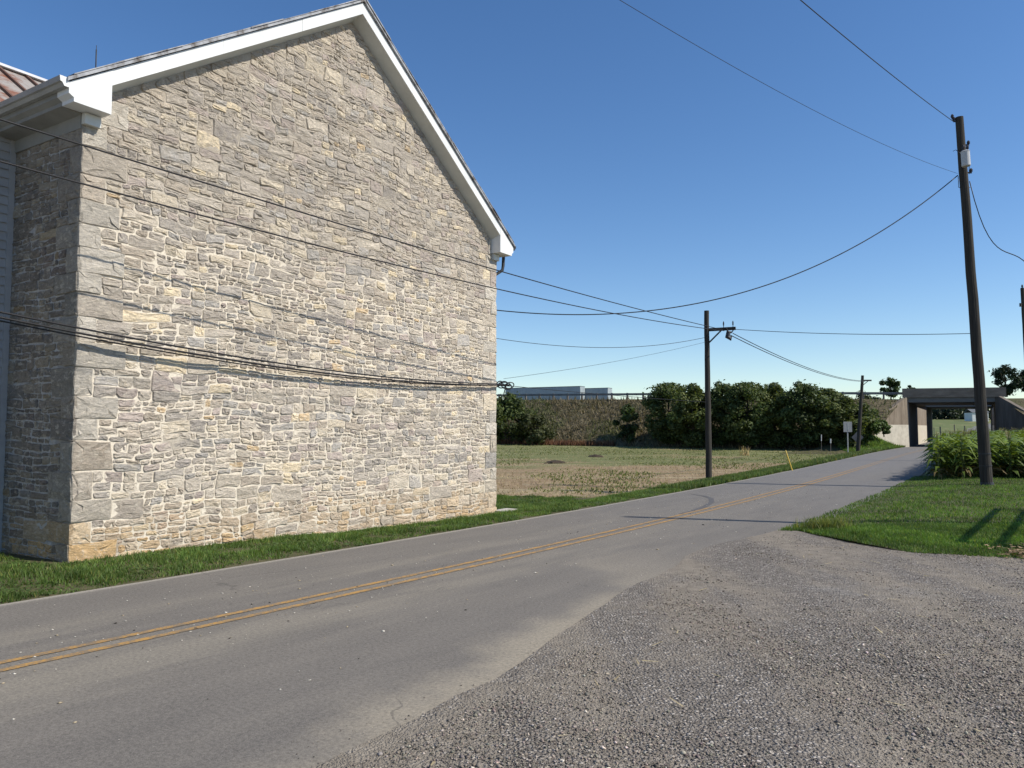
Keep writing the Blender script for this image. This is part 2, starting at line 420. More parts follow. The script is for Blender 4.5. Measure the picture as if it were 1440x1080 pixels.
PP = []
for y0, y1, dens, in ((6.2, 25, 2000), (25, 40, 420), (40, 95, 90)):
    m = int((y1 - y0) * 4.4 * dens / .8)
    yv = rng.uniform(y0, y1, m); off = rng.uniform(-7.5, .02, m) if y0 < 20 else rng.uniform(-2.6, .02, m)
    e = np.array([edge_dir(q) for q in np.linspace(y0, y1, 30)])
    dx_ = np.interp(yv, np.linspace(y0, y1, 30), e[:, 0]); dy_ = np.interp(yv, np.linspace(y0, y1, 30), e[:, 1])
    x = edge_x(yv) + dy_ * off; y = yv - dx_ * off
    wl = (x - O[0]) * N[0] + (y - O[1]) * N[1]; ul = (x - O[0]) * D[0] + (y - O[1]) * D[1]
    keep = ~((wl < .10) & (ul > -.3) & (ul < W + .05))
    if y0 < 20: keep &= off > -np.interp(yv, [0, 9, 23.2, 24.2, 27], [6, 7.2, 7.2, 2.5, 1.35]) + .5 * vnoise(x, y, .9, 17)
    edgew = .10 + .22 * vnoise(x, y, 1.4, 2) + .12 * vnoise(x, y, 4.5, 3)
    keep &= rng.uniform(0, 1, m) < np.clip(.95 + 1.1 * vnoise(x, y, 1.9, 15), .18, 1)
    keep &= off < -edgew * .9
    if y0 >= 20: keep &= rng.uniform(0, 1, m) < np.clip(1.25 + off * .55 + .5 * vnoise(x, y, .5, 6), 0, 1)
    PP.append(np.stack([x, y, terrain(x, y) - .012], -1)[keep])
p0 = PP[0]
hgt = .065 + .085 * vnoise(p0[:, 0], p0[:, 1], 1.3, 1) + .05 * vnoise(p0[:, 0], p0[:, 1], 4.0, 1)
t1 = vnoise(p0[:, 0], p0[:, 1], .8, 8)[:, None]
blades('verge_grass', p0, hgt, .016, (.055, .105, .022), (.130, .195, .050), M_grass, .9, kind='stuff', label='green grass growing between the stone barn and the road', cat='grass')
blades('verge_grass', PP[1], .14, .035, (.055, .095, .024), (.115, .160, .052), M_grass, .7, kind='stuff', label='green roadside grass between the road and the brown field', cat='grass')
blades('verge_grass', PP[2], .17, .08, (.06, .098, .03), (.125, .160, .06), M_grass, .7, kind='stuff', label='distant roadside grass running up to the overpass', cat='grass')
def leaves_flat(name, P, size, colA, colB, **tg):
    m = len(P); nrm = np.stack([rng.normal(0, .35, m), rng.normal(0, .35, m), np.ones(m)], -1); nrm /= np.linalg.norm(nrm, axis=1)[:, None]
    t = np.cross(nrm, rng.normal(size=(m, 3))); t /= np.linalg.norm(t, axis=1)[:, None]; b = np.cross(nrm, t); sz = size * rng.uniform(.5, 1.5, (m, 1))
    V = np.stack([P - t * sz * .5, P + b * sz * .35, P + t * sz * .5, P - b * sz * .35], 1).reshape(-1, 3); k = rng.uniform(0, 1, (m, 1))
    o = np_mesh(name, V, np.arange(m * 4).reshape(-1, 4), M_grass, col=np.repeat(np.asarray(colA) * (1 - k) + np.asarray(colB) * k, 4, 0)); tag(o, **tg)
wv = vnoise(p0[:, 0], p0[:, 1], .9, 33) + .5 * vnoise(p0[:, 0], p0[:, 1], 2.6, 34)
pw = p0[wv > .12]; pw = pw[rng.uniform(0, 1, len(pw)) < .5] + np.array([0, 0, 1]) * rng.uniform(.03, .10, (1, 1))
leaves_flat('verge_weeds', pw, .042, (.050, .090, .026), (.12, .175, .055), kind='stuff', label='low clover and broad leaved weeds among the grass below the barn wall', cat='weeds')
# short lawn
m = 190000
a = rng.uniform(0, 1, m); yr = 14.2 + rng.uniform(0, 1, m) ** 1.25 * 17.5
x = edge_x(yr) * 1.0 + ROADW * 1.2 + a * 24 - .05
y = yr
rx = edge_x(y) + ROADW / .84
keep = (y > lawn_y(x) + .05 * rng.normal(size=m) + .04) & (x > rx + .02 + .12 * vnoise(x, y, 1.5)) & (x < .95 * y + 3)
P_ = np.stack([x, y, terrain(x, y)], -1)[keep]
yb = rng.uniform(11.3, 15.2, 100000); xb = rng.uniform(4.3, 16, 100000)
kb = (yb > lawn_y(xb) - .02 + .14 * vnoise(xb, yb, 2.3) + .06 * vnoise(xb, yb, 7.)) & (xb > edge_x(yb) + ROADW / .84 + .05) & (xb < .95 * yb + 2)
P_ = np.concatenate([P_, np.stack([xb, yb, terrain(xb, yb)], -1)[kb]])
patchy = vnoise(P_[:, 0], P_[:, 1], .55, 3)
sel = patchy > -.05
blades('lawn_grass', P_[sel], .058, .020, (.066, .132, .024), (.125, .200, .050), M_grass, .7, kind='stuff', label='short bright green lawn between the gravel drive and the corn', cat='grass')
blades('lawn_grass', P_[~sel], .05, .020, (.052, .100, .024), (.105, .165, .048), M_grass, .7, kind='stuff', label='slightly darker mown patches of the lawn by the near utility pole', cat='grass')
# tall tuft at the lawn's tip
m = 500; x = rng.normal(LAWN[0, 0] + .55, .25, m); y = rng.normal(LAWN[0, 1] + .25, .16, m)
blades('grass_tuft', np.stack([x, y, terrain(x, y)], -1), .22, .018, (.09, .13, .03), (.2, .22, .07), M_grass, .7, kind='stuff', label='rough longer grass at the corner of the lawn where road and gravel meet', cat='grass')
# stubble
m = 45000; yv = 19 + (rng.uniform(0, 1, m) ** 1.7) * 80; xv = rng.uniform(-.12, .55, m) * yv + rng.uniform(-2, 2, m)
sl_ = (edge_x(yv) - xv) * .84; row = np.abs(((xv * .35 + yv * .94) / .76) % 1 - .5)
wl = (xv - O[0]) * N[0] + (yv - O[1]) * N[1]; ul = (xv - O[0]) * D[0] + (yv - O[1]) * D[1]
keep = (sl_ > 1.3) & (yv - .58 * sl_ > 23.4 - 14 * (sl_ > 7.4)) & ~((wl < .2) & (ul < W + .2)) & (row < .22 + .2 * rng.uniform(size=m))
P_ = np.stack([xv, yv, terrain(xv, yv) - .06], -1)[keep]
M_straw = leafy('straw', .25, .7)
blades('stubble', P_, .10, .035, (.22, .165, .10), (.42, .34, .21), M_straw, 1.2, kind='stuff', label='cut brown stubble standing in the field beyond the barn', cat='stubble')
mk = 26000; yv = 24 + (rng.uniform(0, 1, mk) ** 1.3) * 72; xv = rng.uniform(-.12, .55, mk) * yv
sl_ = (edge_x(yv) - xv) * .84; nz = vnoise(xv, yv, .12, 4)
keep = (sl_ > 1.3) & (nz + (yv - 48) * .02 > 0) & (yv - .58 * sl_ > 23.4)
P_ = np.stack([xv, yv, terrain(xv, yv) - .06], -1)[keep]
blades('field_regrowth', P_, .11, .09, (.095, .120, .040), (.19, .20, .08), M_grass, .9, kind='stuff', label='thin green regrowth across the far part of the field', cat='grass')

# ================================================================== PEBBLES, DEBRIS
def rocks(name, P, size, colfun, mat, flat=.6, **tg):
    m = len(P); oc = np.array([(1, 0, 0), (-1, 0, 0), (0, 1, 0), (0, -1, 0), (0, 0, 1), (0, 0, -1)], float)
    of = np.array([(0, 2, 4), (2, 1, 4), (1, 3, 4), (3, 0, 4), (2, 0, 5), (1, 2, 5), (3, 1, 5), (0, 3, 5)])
    v = oc[None] * rng.uniform(.55, 1.25, (m, 6, 1)); v[:, :, 2] *= flat
    v += rng.uniform(-.25, .25, (m, 6, 3)) * np.array([1, 1, .3])
    th = rng.uniform(0, 6.283, m); c, s = np.cos(th)[:, None], np.sin(th)[:, None]
    xx = v[:, :, 0] * c - v[:, :, 1] * s; yy = v[:, :, 0] * s + v[:, :, 1] * c
    v = np.stack([xx, yy, v[:, :, 2]], -1) * size[:, None, None] + P[:, None, :]
    Fc = (np.arange(m)[:, None, None] * 6 + of[None]).reshape(-1, 3)
    o = np_mesh(name, v.reshape(-1, 3), Fc, mat, col=np.repeat(colfun(m), 6, 0)); tag(o, **tg); return o
def greys(m):
    g = rng.choice([.085, .13, .17, .22, .30, .46], m, p=[.18, .26, .27, .17, .09, .03])[:, None] * rng.uniform(.8, 1.2, (m, 1))
    return g * np.array([1.36, 1.18, .98]) * (1 + rng.normal(0, .04, (m, 3)))
n = NT('loose_stone'); n.color(n.attr()); n.bump(n.noise(150, 3), .4, .003); M_peb = n.done(.85)
m = 170000
yv = 3.6 + rng.uniform(0, 1, m) ** 1.9 * 11; xv = (rng.uniform(-.35, .74, m)) * (yv + .6)
ro = (xv - edge_x(yv)) * .79
dens = .30 + 1.15 * vnoise(xv * 1.25 + yv * .38, yv * .3, .8, 5) + .35 * vnoise(xv, yv, 1.7, 6)
ro = ro - flare(yv)
keep = (ro > ROADW - .22 + .22 * vnoise(xv, yv, .9, 12)) & (yv < lawn_y(xv) - .05) & (rng.uniform(0, 1, m) < np.clip(dens, .05, .9))
dsp = ROADW - .2 - ro; spill = (dsp > 0) & (dsp < 1.0) & (rng.uniform(0, 1, m) < .55 * np.exp(-dsp / (.05 + .10 * np.clip(.5 + vnoise(xv, yv, 1.2, 41), 0, 1)))) & (yv < 14)
keep = keep | spill
P_ = np.stack([xv, yv, np.where(ro > ROADW - .2, .018, .005)], -1)[keep]
sz = rng.gamma(2.4, .0023, len(P_)) + .0025; sz = np.clip(sz, .0035, .026); sz = np.where(P_[:, 2] < .01, sz * .6, sz)
rocks('loose_gravel', P_, sz, greys, M_peb, kind='stuff', label='loose grey gravel scattered over the drive', cat='gravel')
# pale chips on the asphalt
m = 1300; yv = rng.uniform(5, 26, m); off = np.clip(rng.normal(2.6, 1.2, m), .3, 5)
x = edge_x(yv) + off / .8; P_ = np.stack([x, yv, np.full(m, .004)], -1)
def chips(m):
    t = rng.uniform(0, 1, (m, 1)); return np.where(t < .62, np.array([[.62, .58, .50]]), np.where(t < .85, np.array([[.40, .33, .22]]), np.array([[.04, .035, .03]]))) * rng.uniform(.7, 1.1, (m, 1))
rocks('road_debris', P_, rng.gamma(2, .0034, m) + .003, chips, M_peb, .35, kind='stuff', label='pale chips and crumbs strewn along the asphalt', cat='debris')

def scatter_straw(name, P, ln, wd, colA, colB, **tg):
    m = len(P); th = rng.uniform(0, 6.283, m); L = ln * rng.uniform(.4, 1.3, m); w2 = wd * rng.uniform(.5, 1.3, m)
    d = np.stack([np.cos(th), np.sin(th), rng.uniform(-.12, .25, m)], -1) * L[:, None] * .5; b = np.stack([-np.sin(th), np.cos(th), rng.uniform(-.5, .5, m)], -1) * w2[:, None] * .5
    V = np.stack([P - d - b, P + d - b * .4, P + d + b * .4, P - d + b], 1).reshape(-1, 3); V[:, 2] = np.maximum(V[:, 2], P[:, 2].repeat(4) - .005)
    t = rng.uniform(0, 1, (m, 1)); c = np.asarray(colA)[None] * (1 - t) + np.asarray(colB)[None] * t
    o = np_mesh(name, V, np.arange(m * 4).reshape(-1, 4), M_straw, col=np.repeat(c, 4, 0)); tag(o, **tg); return o
m = 9000; x = rng.uniform(7.4, 12.5, m); y = lawn_y(x) + rng.normal(.15, .45, m) + .9 * ss(x, 8.8, 10.0) * rng.uniform(-.2, 2.6, m)
keep = (rng.uniform(0, 1, m) < ss(x, 7.2, 9.4)) & (x < .72 * y + 1)
P_ = np.stack([x, y, terrain(x, y) + .035 + rng.uniform(0, .06, m)], -1)[keep]
scatter_straw('leaf_litter', P_, .085, .05, (.14, .085, .045), (.40, .29, .17), kind='stuff', label='dry brown husks and leaf litter at the lawn edge on the right', cat='leaf litter')
m = 70; y = rng.uniform(4.3, 13, m); x = rng.uniform(-.2, .68, m) * y; ro = (x - edge_x(y)) * .79
P_ = np.stack([x, y, np.full(m, .035)], -1)[(ro > ROADW + flare(y) + .1) & (y < lawn_y(x) - .2)]
scatter_straw('dry_stalks', P_, .13, .014, (.36, .29, .17), (.55, .47, .30), kind='stuff', label='bits of dry straw lying on the gravel', cat='straw')

# ================================================================== STONE BARN
n = NT('barn_stone')
co = n.coord(); c = n.attr()
st1 = n.noise(3.2, 6, .7, n.coord((1, 1, 2.2))); st2 = n.noise(14, 6, .75, n.coord((1, 1, 2.4))); st3 = n.noise(65, 4, .75)
v = n.math('ADD', n.math('MULTIPLY', st2, .7), n.math('MULTIPLY', st3, .42))
c = n.mix(1.0, c, n.ramp(v, [(.36, (.42, .41, .40)), (.47, (.82, .815, .81)), (.58, (1.06, 1.055, 1.04)), (.74, (1.5, 1.47, 1.40))]), 'MULTIPLY')
c = n.mix(n.rng(st1, .54, .72, 0, .42), c, (.58, .52, .43))
Pz = n.sep(co)[2]
up = n.rng(n.math('ADD', Pz, n.math('MULTIPLY', n.math('SUBTRACT', n.noise(.6, 4, .6), .5), 3.0)), 5.3, 6.6)
c = n.mix(n.math('MULTIPLY', n.rng(n.noise(9, 5, .7), .40, .62), n.math('MULTIPLY', up, .6)), c, (.43, .38, .31))
sm = n.math('MULTIPLY', n.rng(n.noise(8, 6, .75, n.coord((1, 1, 1.6))), .53, .63), n.math('SUBTRACT', 1.0, up))
c = n.mix(n.math('MULTIPLY', sm, .7), c, (.62, .56, .46))
c = n.mix(n.rng(n.noise(26, 5, .75, n.coord((1, 1, 2))), .36, .30, 0, .55), c, (.10, .088, .075))
n.color(c); b1 = n.bump(n.noise(8, 8, .8, n.coord((1, 1, 2.2))), 1.0, .05); n.bump(n.noise(50, 5, .75), .7, .010, b1)
M_stone = n.done(.92)
n = NT('lime_mortar')
Pz = n.sep(n.coord())[2]
big = n.noise(.55, 4, .6); mf = n.rng(n.math('ADD', Pz, n.math('MULTIPLY', n.math('SUBTRACT', big, .5), 3.6)), 5.0, 6.6)
pale = n.ramp(n.noise(20, 5, .7), [(.3, (.55, .49, .395)), (.65, (.70, .635, .525))])
old = n.ramp(n.noise(12, 5, .7), [(.3, (.30, .265, .215)), (.7, (.47, .42, .35))])
weath = n.math('MAXIMUM', mf, n.rng(n.noise(.8, 5, .65), .56, .66, 0, .8))
c = n.mix(weath, pale, old)
c = n.mix(n.math('MULTIPLY', n.rng(Pz, .45, .05, 0, .8), n.rng(n.noise(1.6), .46, .6)), c, (.13, .095, .06))
n.color(c); n.bump(n.noise(40, 5, .7), .8, .012)
M_mortar = n.done(.95)
M_white = simple('white_painted_trim', (.60, .615, .61), (.76, .775, .77), 1.1, .45, .0015, bscale=8)
M_soffit = simple('grey_white_soffit', (.50, .51, .48), (.60, .61, .58), 2.0, .6, .002, bscale=8)
n = NT('weathered_roof_edge')
pn = n.noise(2.2, 6, .7); n.color(n.ramp(pn, [(.38, (.10, .085, .075)), (.5, (.30, .31, .33)), (.62, (.42, .43, .45))])); n.bump(n.noise(14), .5, .01)
M_roof = n.done(.6)
M_gut = simple('painted_gutter', (.25, .25, .235), (.34, .34, .32), 2, .4)
M_corn_ice = simple('shade_toned_cornice_paint', (.20, .20, .185), (.29, .29, .27), 1.6, .6, .002, bscale=8)  # trim paint darkened so the eave's shade sits in its colour
M_dark = simple('dark_metal', (.030, .032, .036), (.055, .056, .06), 5, .45)

barn = empty('stone_barn', (O[0], O[1], 0), 'large old grey stone barn with white trimmed gable beside the road', 'barn')
def gtop(u): return ZS - DZ - SL * abs(u - MID) + .015
STONES = [((.282, .258, .230), 24), ((.318, .290, .254), 24), ((.252, .234, .215), 14), ((.350, .318, .272), 17), ((.300, .266, .226), 14), ((.39, .35, .285), 8), ((.45, .39, .29), 4), ((.40, .315, .21), 1.0), ((.225, .208, .194), 6), ((.285, .25, .232), 9), ((.268, .258, .246), 9)]
SC = np.array([s[0] for s in STONES]) * np.array([1.56, 1.52, 1.46]); SWt = np.array([s[1] for s in STONES], float); SWt /= SWt.sum()
rs = np.random.default_rng(23)
def split(u0, u1, z0, z1, out, depth=0):
    w_, h_ = u1 - u0, z1 - z0
    r = rs.uniform()
    if (h_ > .34) or (h_ > .18 and r < (.60 if w_ < 1.0 else .42)) :
        k = rs.uniform(.34, .66) * h_
        split(u0, u1, z0, z0 + k, out, depth + 1); split(u0, u1, z0 + k, z1, out, depth + 1); return
    lim = h_ * rs.uniform(1.7, 4.6)
    if (w_ > max(lim, .30)) or w_ > .85:
        k = rs.uniform(.30, .70) * w_
        split(u0, u0 + k, z0, z1, out, depth + 1); split(u0 + k, u1, z0, z1, out, depth + 1); return
    out.append((u0, u1, z0, z1, 0))
def warp(u, z, fade=1.0):
    du = .10 * mnoise.noise(Vector((u * .9, z * 1.2, 1))) + .02 * mnoise.noise(Vector((u * 2.1, z * 3, 4)))
    dz = .11 * mnoise.noise(Vector((u * .55, z * .7, 7))) + .04 * mnoise.noise(Vector((u * 1.5, z * 1.6, 9))) + .022 * mnoise.noise(Vector((u * 3.5, z * 3.2, 12)))
    return u + du * fade, z + dz * fade
def stone_wall(cells, pos, u_lo, u_hi, ztop, mb, ochre=True):
    for (u0, u1, z0, z1, q) in cells:
        uc, zc = (u0 + u1) / 2, (z0 + z1) / 2
        if zc > ztop(min(max(uc, u_lo), u_hi)) - .02: continue
        w_, h_ = u1 - u0, z1 - z0
        j = (rs.uniform(.009, .022) if zc < 5.4 else rs.uniform(.004, .013)) if not q else rs.uniform(.007, .014)
        a0, a1, b0, b1 = u0 + j * .7, u1 - j * .7, z0 + j * .6, z1 - j * .6
        if q and u0 <= 0: a0 = u0 - .016
        if q and u1 >= u_hi and u_hi > 5: a1 = u1 + .016
        if a1 - a0 < .05 or b1 - b0 < .04: continue
        sk = (.09 if q else .15) * min(w_, h_)
        cs = [(a0, b0), (a1, b0), (a1, b1), (a0, b1)]
        cs = [(x + rs.uniform(-sk, sk) * .6 + (0), y + rs.uniform(-sk, sk) * .6) for x, y in cs]
        pts = []
        for i in range(4):
            p = np.array(cs[i]); pr = np.array(cs[i - 1]); nx = np.array(cs[(i + 1) % 4])
            ch = (rs.uniform(.006, .022) if rs.uniform() < .8 else rs.uniform(.02, .08)) * (1 if not q else .4); ch = min(ch, .3 * min(w_, h_))
            pts.append(p + (pr - p) / (np.linalg.norm(pr - p) + 1e-6) * ch)
            pts.append(p + (nx - p) / (np.linalg.norm(nx - p) + 1e-6) * ch)
            L = np.linalg.norm(nx - p); nm = np.array([nx[1] - p[1], -(nx[0] - p[0])]) / (L + 1e-6)
            k = 2 if L > .35 else 1
            for e in range(k): pts.append(p + (nx - p) * ((e + 1) / (k + 1) + rs.uniform(-.08, .08)) + nm * rs.uniform(-.013, .010) * (1 if not q else .8))
        c2 = np.mean(pts, 0)
        proud = rs.uniform(.006, .020) if not q else rs.uniform(.014, .03)
        tx, tz = rs.normal(0, .05), rs.normal(0, .06)
        if q: tx *= .3; tz *= .3
        vs = []; m = len(pts)
        rj = rs.normal(0, .0045, (5, 40)); rel = 1.0 if not q else 1.35
        for ring in range(4):
            pi_ = -1
            for p in pts:
                pi_ += 1; ins = c2 + (p - c2) * (1 if ring < 2 else (max(.6, 1 - .012 / (np.linalg.norm(p - c2) + .02)) if ring == 2 else .5 + rj[4, pi_] * 12))
                fd = 0 if q else 1
                u_, z_ = warp(ins[0], ins[1], min(1, max(0, (uc - .4) / .8), max(0, (W - uc - .3) / .8)) if u_hi > 5 else (0 if q else .6))
                z_ = min(z_, ztop(min(max(u_, u_lo), u_hi)) - .004); u_ = min(max(u_, u_lo - .018), u_hi + .018)
                d_ = -.03 if ring == 0 else (proud * .45 if ring == 1 else proud + max(-.012, min(.016, (ins[0] - c2[0]) * tx + (ins[1] - c2[1]) * tz)) + (rj[ring, pi_] * (1.0 if ring == 2 else 1.5) + (.004 if ring == 3 else 0)) * rel)
                vs.append(pos(u_, d_, z_))
        fs = [(r_ * m + i, r_ * m + (i + 1) % m, (r_ + 1) * m + (i + 1) % m, (r_ + 1) * m + i) for r_ in (0, 1, 2) for i in range(m)] + [tuple(range(3 * m, 4 * m))]
        cc = SC[rs.choice(len(SC), p=SWt)] * rs.uniform(.86, 1.16)
        if u_hi < 5: cc = cc * .52  # side wall's shade put into its stone colour and, below, its quoins
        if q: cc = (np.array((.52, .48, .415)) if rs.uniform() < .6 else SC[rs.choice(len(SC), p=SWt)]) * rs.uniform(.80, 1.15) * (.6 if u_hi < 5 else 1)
        if zc < .75 and ochre:
            k = rs.uniform(.1, 1) * (1.35 if uc < 1.9 else .85) * (1 - max(zc, 0) / .8)
            k = min(k, 1); cc = cc * (1 - k) + np.array((.58, .40, .21)) * k
        mb.add(vs, fs, cc)
# rows shared by both faces of the corner
rows_ = []; z = -.62
while z < 11.2:
    h = rs.uniform(.30, .50); rows_.append((z, z + h)); z += h
cells = []; side_cells = []
for i, (z0, z1) in enumerate(rows_):
    ql = (rs.uniform(.55, .80) if i % 2 else rs.uniform(.26, .40)); qr = rs.uniform(.5, .7) if (i + 1) % 2 else rs.uniform(.25, .4)
    if z0 > ZE + .2: ql = qr = 0
    if ql: cells.append((0, ql, z0, z1, 1)); cells.append((W - qr, W, z0, z1, 1))
    if ql and ql > .5: side_cells.append((0, .34, z0, z1, 1)); s0 = .34
    else: side_cells.append((0, .66, z0, z1, 1)); s0 = .66
    u = ql
    while u < W - qr - 1e-6:
        e = min(u + rs.uniform(.9, 2.0), W - qr)
        if W - qr - e < .4: e = W - qr
        split(u, e, z0, z1, cells); u = e
    if z0 < ZE + .3: split(s0, 2.15, z0, z1, side_cells)
gw = empty('gable_wall', (0, 0, 0)); gw.parent = barn
def mk_wall(name, cells, pos, lo, hi, zt, poly):
    bpy.data.objects.remove(gw) if False else None
    mb = MB(); mb.add(poly, [tuple(range(len(poly)))])
    wall = mb.build(name, M_mortar, barn)
    mb = MB(); stone_wall(cells, pos, lo, hi, zt, mb)
    s = mb.build('stonework', M_stone, wall, col=True); return wall
bpy.data.objects.remove(gw)
# wall bodies are closed slabs so that the barn is a solid building
def slab(name, poly, off, mat, parent):
    mb = MB(); mb.prism(poly, off); return mb.build(name, mat, parent)
gpoly = [Q(0, 0, -.8), Q(W, 0, -.8), Q(W, 0, gtop(W)), Q(MID, 0, gtop(MID)), Q(0, 0, gtop(0))]
gable = slab('gable_wall', gpoly, np.append(-N * .5, 0), M_mortar, barn)
mb = MB(); stone_wall(cells, lambda u, d_, z: Q(u, d_, z), 0, W, gtop, mb); mb.build('stonework', M_stone, gable, col=True)
SIDE = 2.08; LEN = 15.0
side = slab('side_wall', [Q(.002, -.502, -.8), Q(.002, -LEN, -.8), Q(.002, -LEN, ZE + .25), Q(.002, -.502, ZE + .25)], np.append(D * .45, 0), M_mortar, barn)
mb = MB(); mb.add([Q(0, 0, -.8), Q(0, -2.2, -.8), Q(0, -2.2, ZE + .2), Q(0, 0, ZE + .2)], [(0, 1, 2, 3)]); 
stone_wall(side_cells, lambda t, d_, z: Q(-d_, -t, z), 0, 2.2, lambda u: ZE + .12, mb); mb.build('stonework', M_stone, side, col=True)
slab('side_wall', [Q(W - .002, -.502, -.8), Q(W - .002, -LEN, -.8), Q(W - .002, -LEN, ZE + .25), Q(W - .002, -.502, ZE + .25)], np.append(-D * .45, 0), M_mortar, barn)
slab('rear_wall', [Q(.5, -LEN, -.8), Q(W - .5, -LEN, -.8), Q(W - .5, -LEN, gtop(W)), Q(MID, -LEN, ZS), Q(.5, -LEN, gtop(0))], np.append(N * .45, 0), M_mortar, barn)
# roof: two slabs
EO = .44
rf = MB()
for s in (-1, 1):
    e = MID + s * (MID + EO)
    zt = lambda u: ZS + FT + .015 - SL * abs(u - MID)
    for (b0, b1) in ((0, .055),):
        p = [Q(e, OV + .05, zt(e) + b0), Q(MID, OV + .05, zt(MID) + b0), Q(MID, OV + .05, zt(MID) + b1), Q(e, OV + .05, zt(e) + b1)]
        rf.prism(p, np.append(-N * (LEN + OV + .4), 0))
roof = rf.build('roof', M_roof, barn)
# lapped edge sheets seen along the verge
mb = MB(); k = 0; u = .0
for s in (-1, 1):
    t = 0.05
    while t < MID + EO - .1:
        L = random.uniform(.35, .8); t1 = min(t + L, MID + EO)
        ua, ub = MID + s * t, MID + s * t1; th_ = random.uniform(.012, .035); oo = random.uniform(.055, .075)
        za, zb = ZS + FT + .072 - SL * t, ZS + FT + .072 - SL * t1
        mb.prism([Q(ua, OV + oo, za + .004), Q(ub, OV + oo, zb + .004), Q(ub, OV + oo, zb + th_), Q(ua, OV + oo, za + th_)], np.append(-N * .5, 0)); t = t1 - .015
mb.build('verge_sheets', M_roof, roof)
# rake boards, soffits, eave returns
for s, (ub, name) in ((-1, (.25, 'rake_board')), (1, (W - .27, 'rake_board'))):
    zl = lambda u: ZS - SL * abs(u - MID)
    mb = MB()
    for f0, f1 in ((0, .36), (.36, .69), (.69, 1)):
        a_ = ub + (MID - ub) * f0 + (s * -.004 if f0 else 0); b_ = ub + (MID - ub) * f1; o_ = random.uniform(-.003, .003)
        mb.prism([Q(a_, OV + o_, zl(a_)), Q(b_, OV + o_, zl(b_)), Q(b_, OV + o_, zl(b_) + FT), Q(a_, OV + o_, zl(a_) + FT)], np.append(-N * .03, 0))
    mb.build(name, M_white, barn)
    mb = MB(); o2 = OV - .032; P4 = [Q(ub, .006, zl(ub) - DZ + .004), Q(MID, .006, ZS - DZ + .004), Q(MID, .006, ZS + .05), Q(ub, .006, zl(ub) + .05)]; P5 = [Q(ub, o2, zl(ub) + .004), Q(MID, o2, ZS + .004), Q(MID, o2, ZS + .06), Q(ub, o2, zl(ub) + .06)]
    mb.add(P4 + P5, [(0, 1, 2, 3), (7, 6, 5, 4), (0, 4, 5, 1), (3, 2, 6, 7), (0, 3, 7, 4), (1, 5, 6, 2)])
    mb.build('rake_soffit', M_soffit, barn)
    # eave return box
    uo = -.40 if s < 0 else W + .40
    zt = lambda u: ZS + FT - .005 - SL * abs(u - MID)
    us = uo - s * .075
    mb = MB(); mb.prism([Q(ub + s * .003, OV + .004, 6.84), Q(us, OV + .004, 6.84), Q(us, OV + .004, 6.90), Q(uo, OV + .004, 6.945), Q(uo, OV + .004, zt(uo)), Q(ub + s * .003, OV + .004, zt(ub))][::(1 if s < 0 else -1)], np.append(-N * (OV + .002), 0))
    mb.build('eave_return', M_white, barn)
    mb = MB()
    mb.box(Q((ub + (-.10 if s < 0 else W + .10)) / 2 - s * .02, .05, 6.745), np.append(D, 0), np.append(N, 0), (0, 0, 1), abs(ub - (-.10 if s < 0 else W + .10)) / 2 - .05, .05, .085)
    mb.build('bed_moulding', M_soffit, barn)
    # cornice along the eave
    e0 = 0 if s < 0 else W
    mb = MB(); pr = [(0, 6.60), (s * .04, 6.60), (s * .05, 6.80), (s * .325, 6.845), (s * .325, 6.90), (s * .40, 6.945), (s * .40, 7.17), (0, 7.40)]
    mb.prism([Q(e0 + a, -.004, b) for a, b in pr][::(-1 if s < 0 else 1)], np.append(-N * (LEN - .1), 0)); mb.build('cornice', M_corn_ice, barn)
    # gutter: half-open K profile with an end cap
    mb = MB(); pr = [(.405, 7.02), (.47, 7.02), (.50, 7.07), (.53, 7.08), (.54, 7.16), (.525, 7.16), (.515, 7.09), (.46, 7.035), (.415, 7.035), (.415, 7.16), (.405, 7.16)]
    mb.prism([Q(e0 + s * a, OV + .0, b) for a, b in pr], np.append(-N * (LEN + OV - .2), 0))
    g = mb.build('gutter', M_gut if s < 0 else M_dark, barn)
    mb = MB(); mb.prism([Q(e0 + s * a, OV + .002, b) for a, b in ((.405, 7.02), (.47, 7.02), (.50, 7.07), (.53, 7.08), (.54, 7.16), (.405, 7.16))], np.append(N * .008, 0))
    mb.build('end_cap', M_white if s < 0 else M_dark, g)
mb = MB(); q0 = Q(W + .34, OV - .16, 6.86)
mb.tube([Q(W + .40, OV - .3, 7.03), Q(W + .36, OV - .3, 6.84), Q(W + .34, OV - .3, 6.60), Q(W + .30, OV - .3, 6.46), Q(W + .12, OV - .45, 6.30), Q(W + .07, -.12, 6.18), Q(W + .07, -.14, 5.9), Q(W + .07, -.14, 0)], .045, 10)
mb.build('downspout', M_dark, barn, smooth=True)
mb = MB(); b0 = Q(.30, -.25, ZS + FT + .06 - SL * (MID - .30))
mb.tube([b0, b0 + (0, 0, .40)], .011, 6)
mb.tube([b0 + (0, 0, .39), b0 + (0, 0, .47)], .005, 6)
mb.build('lightning_rod', M_dark, barn)
# flat foundation slab at the right corner
mb = MB(); c_ = Q(W + .3, .12, -.33); mb.box(c_, np.append(D, 0), np.append(N, 0), (0, 0, 1), .38, .2, .05)
tag(mb.build('stone_slab', simple('pale_slab', (.40, .37, .32), (.5, .47, .4), 5, .9), origin=c_), 'flat pale slab lying in the grass at the right foot of the stone barn', 'slab')

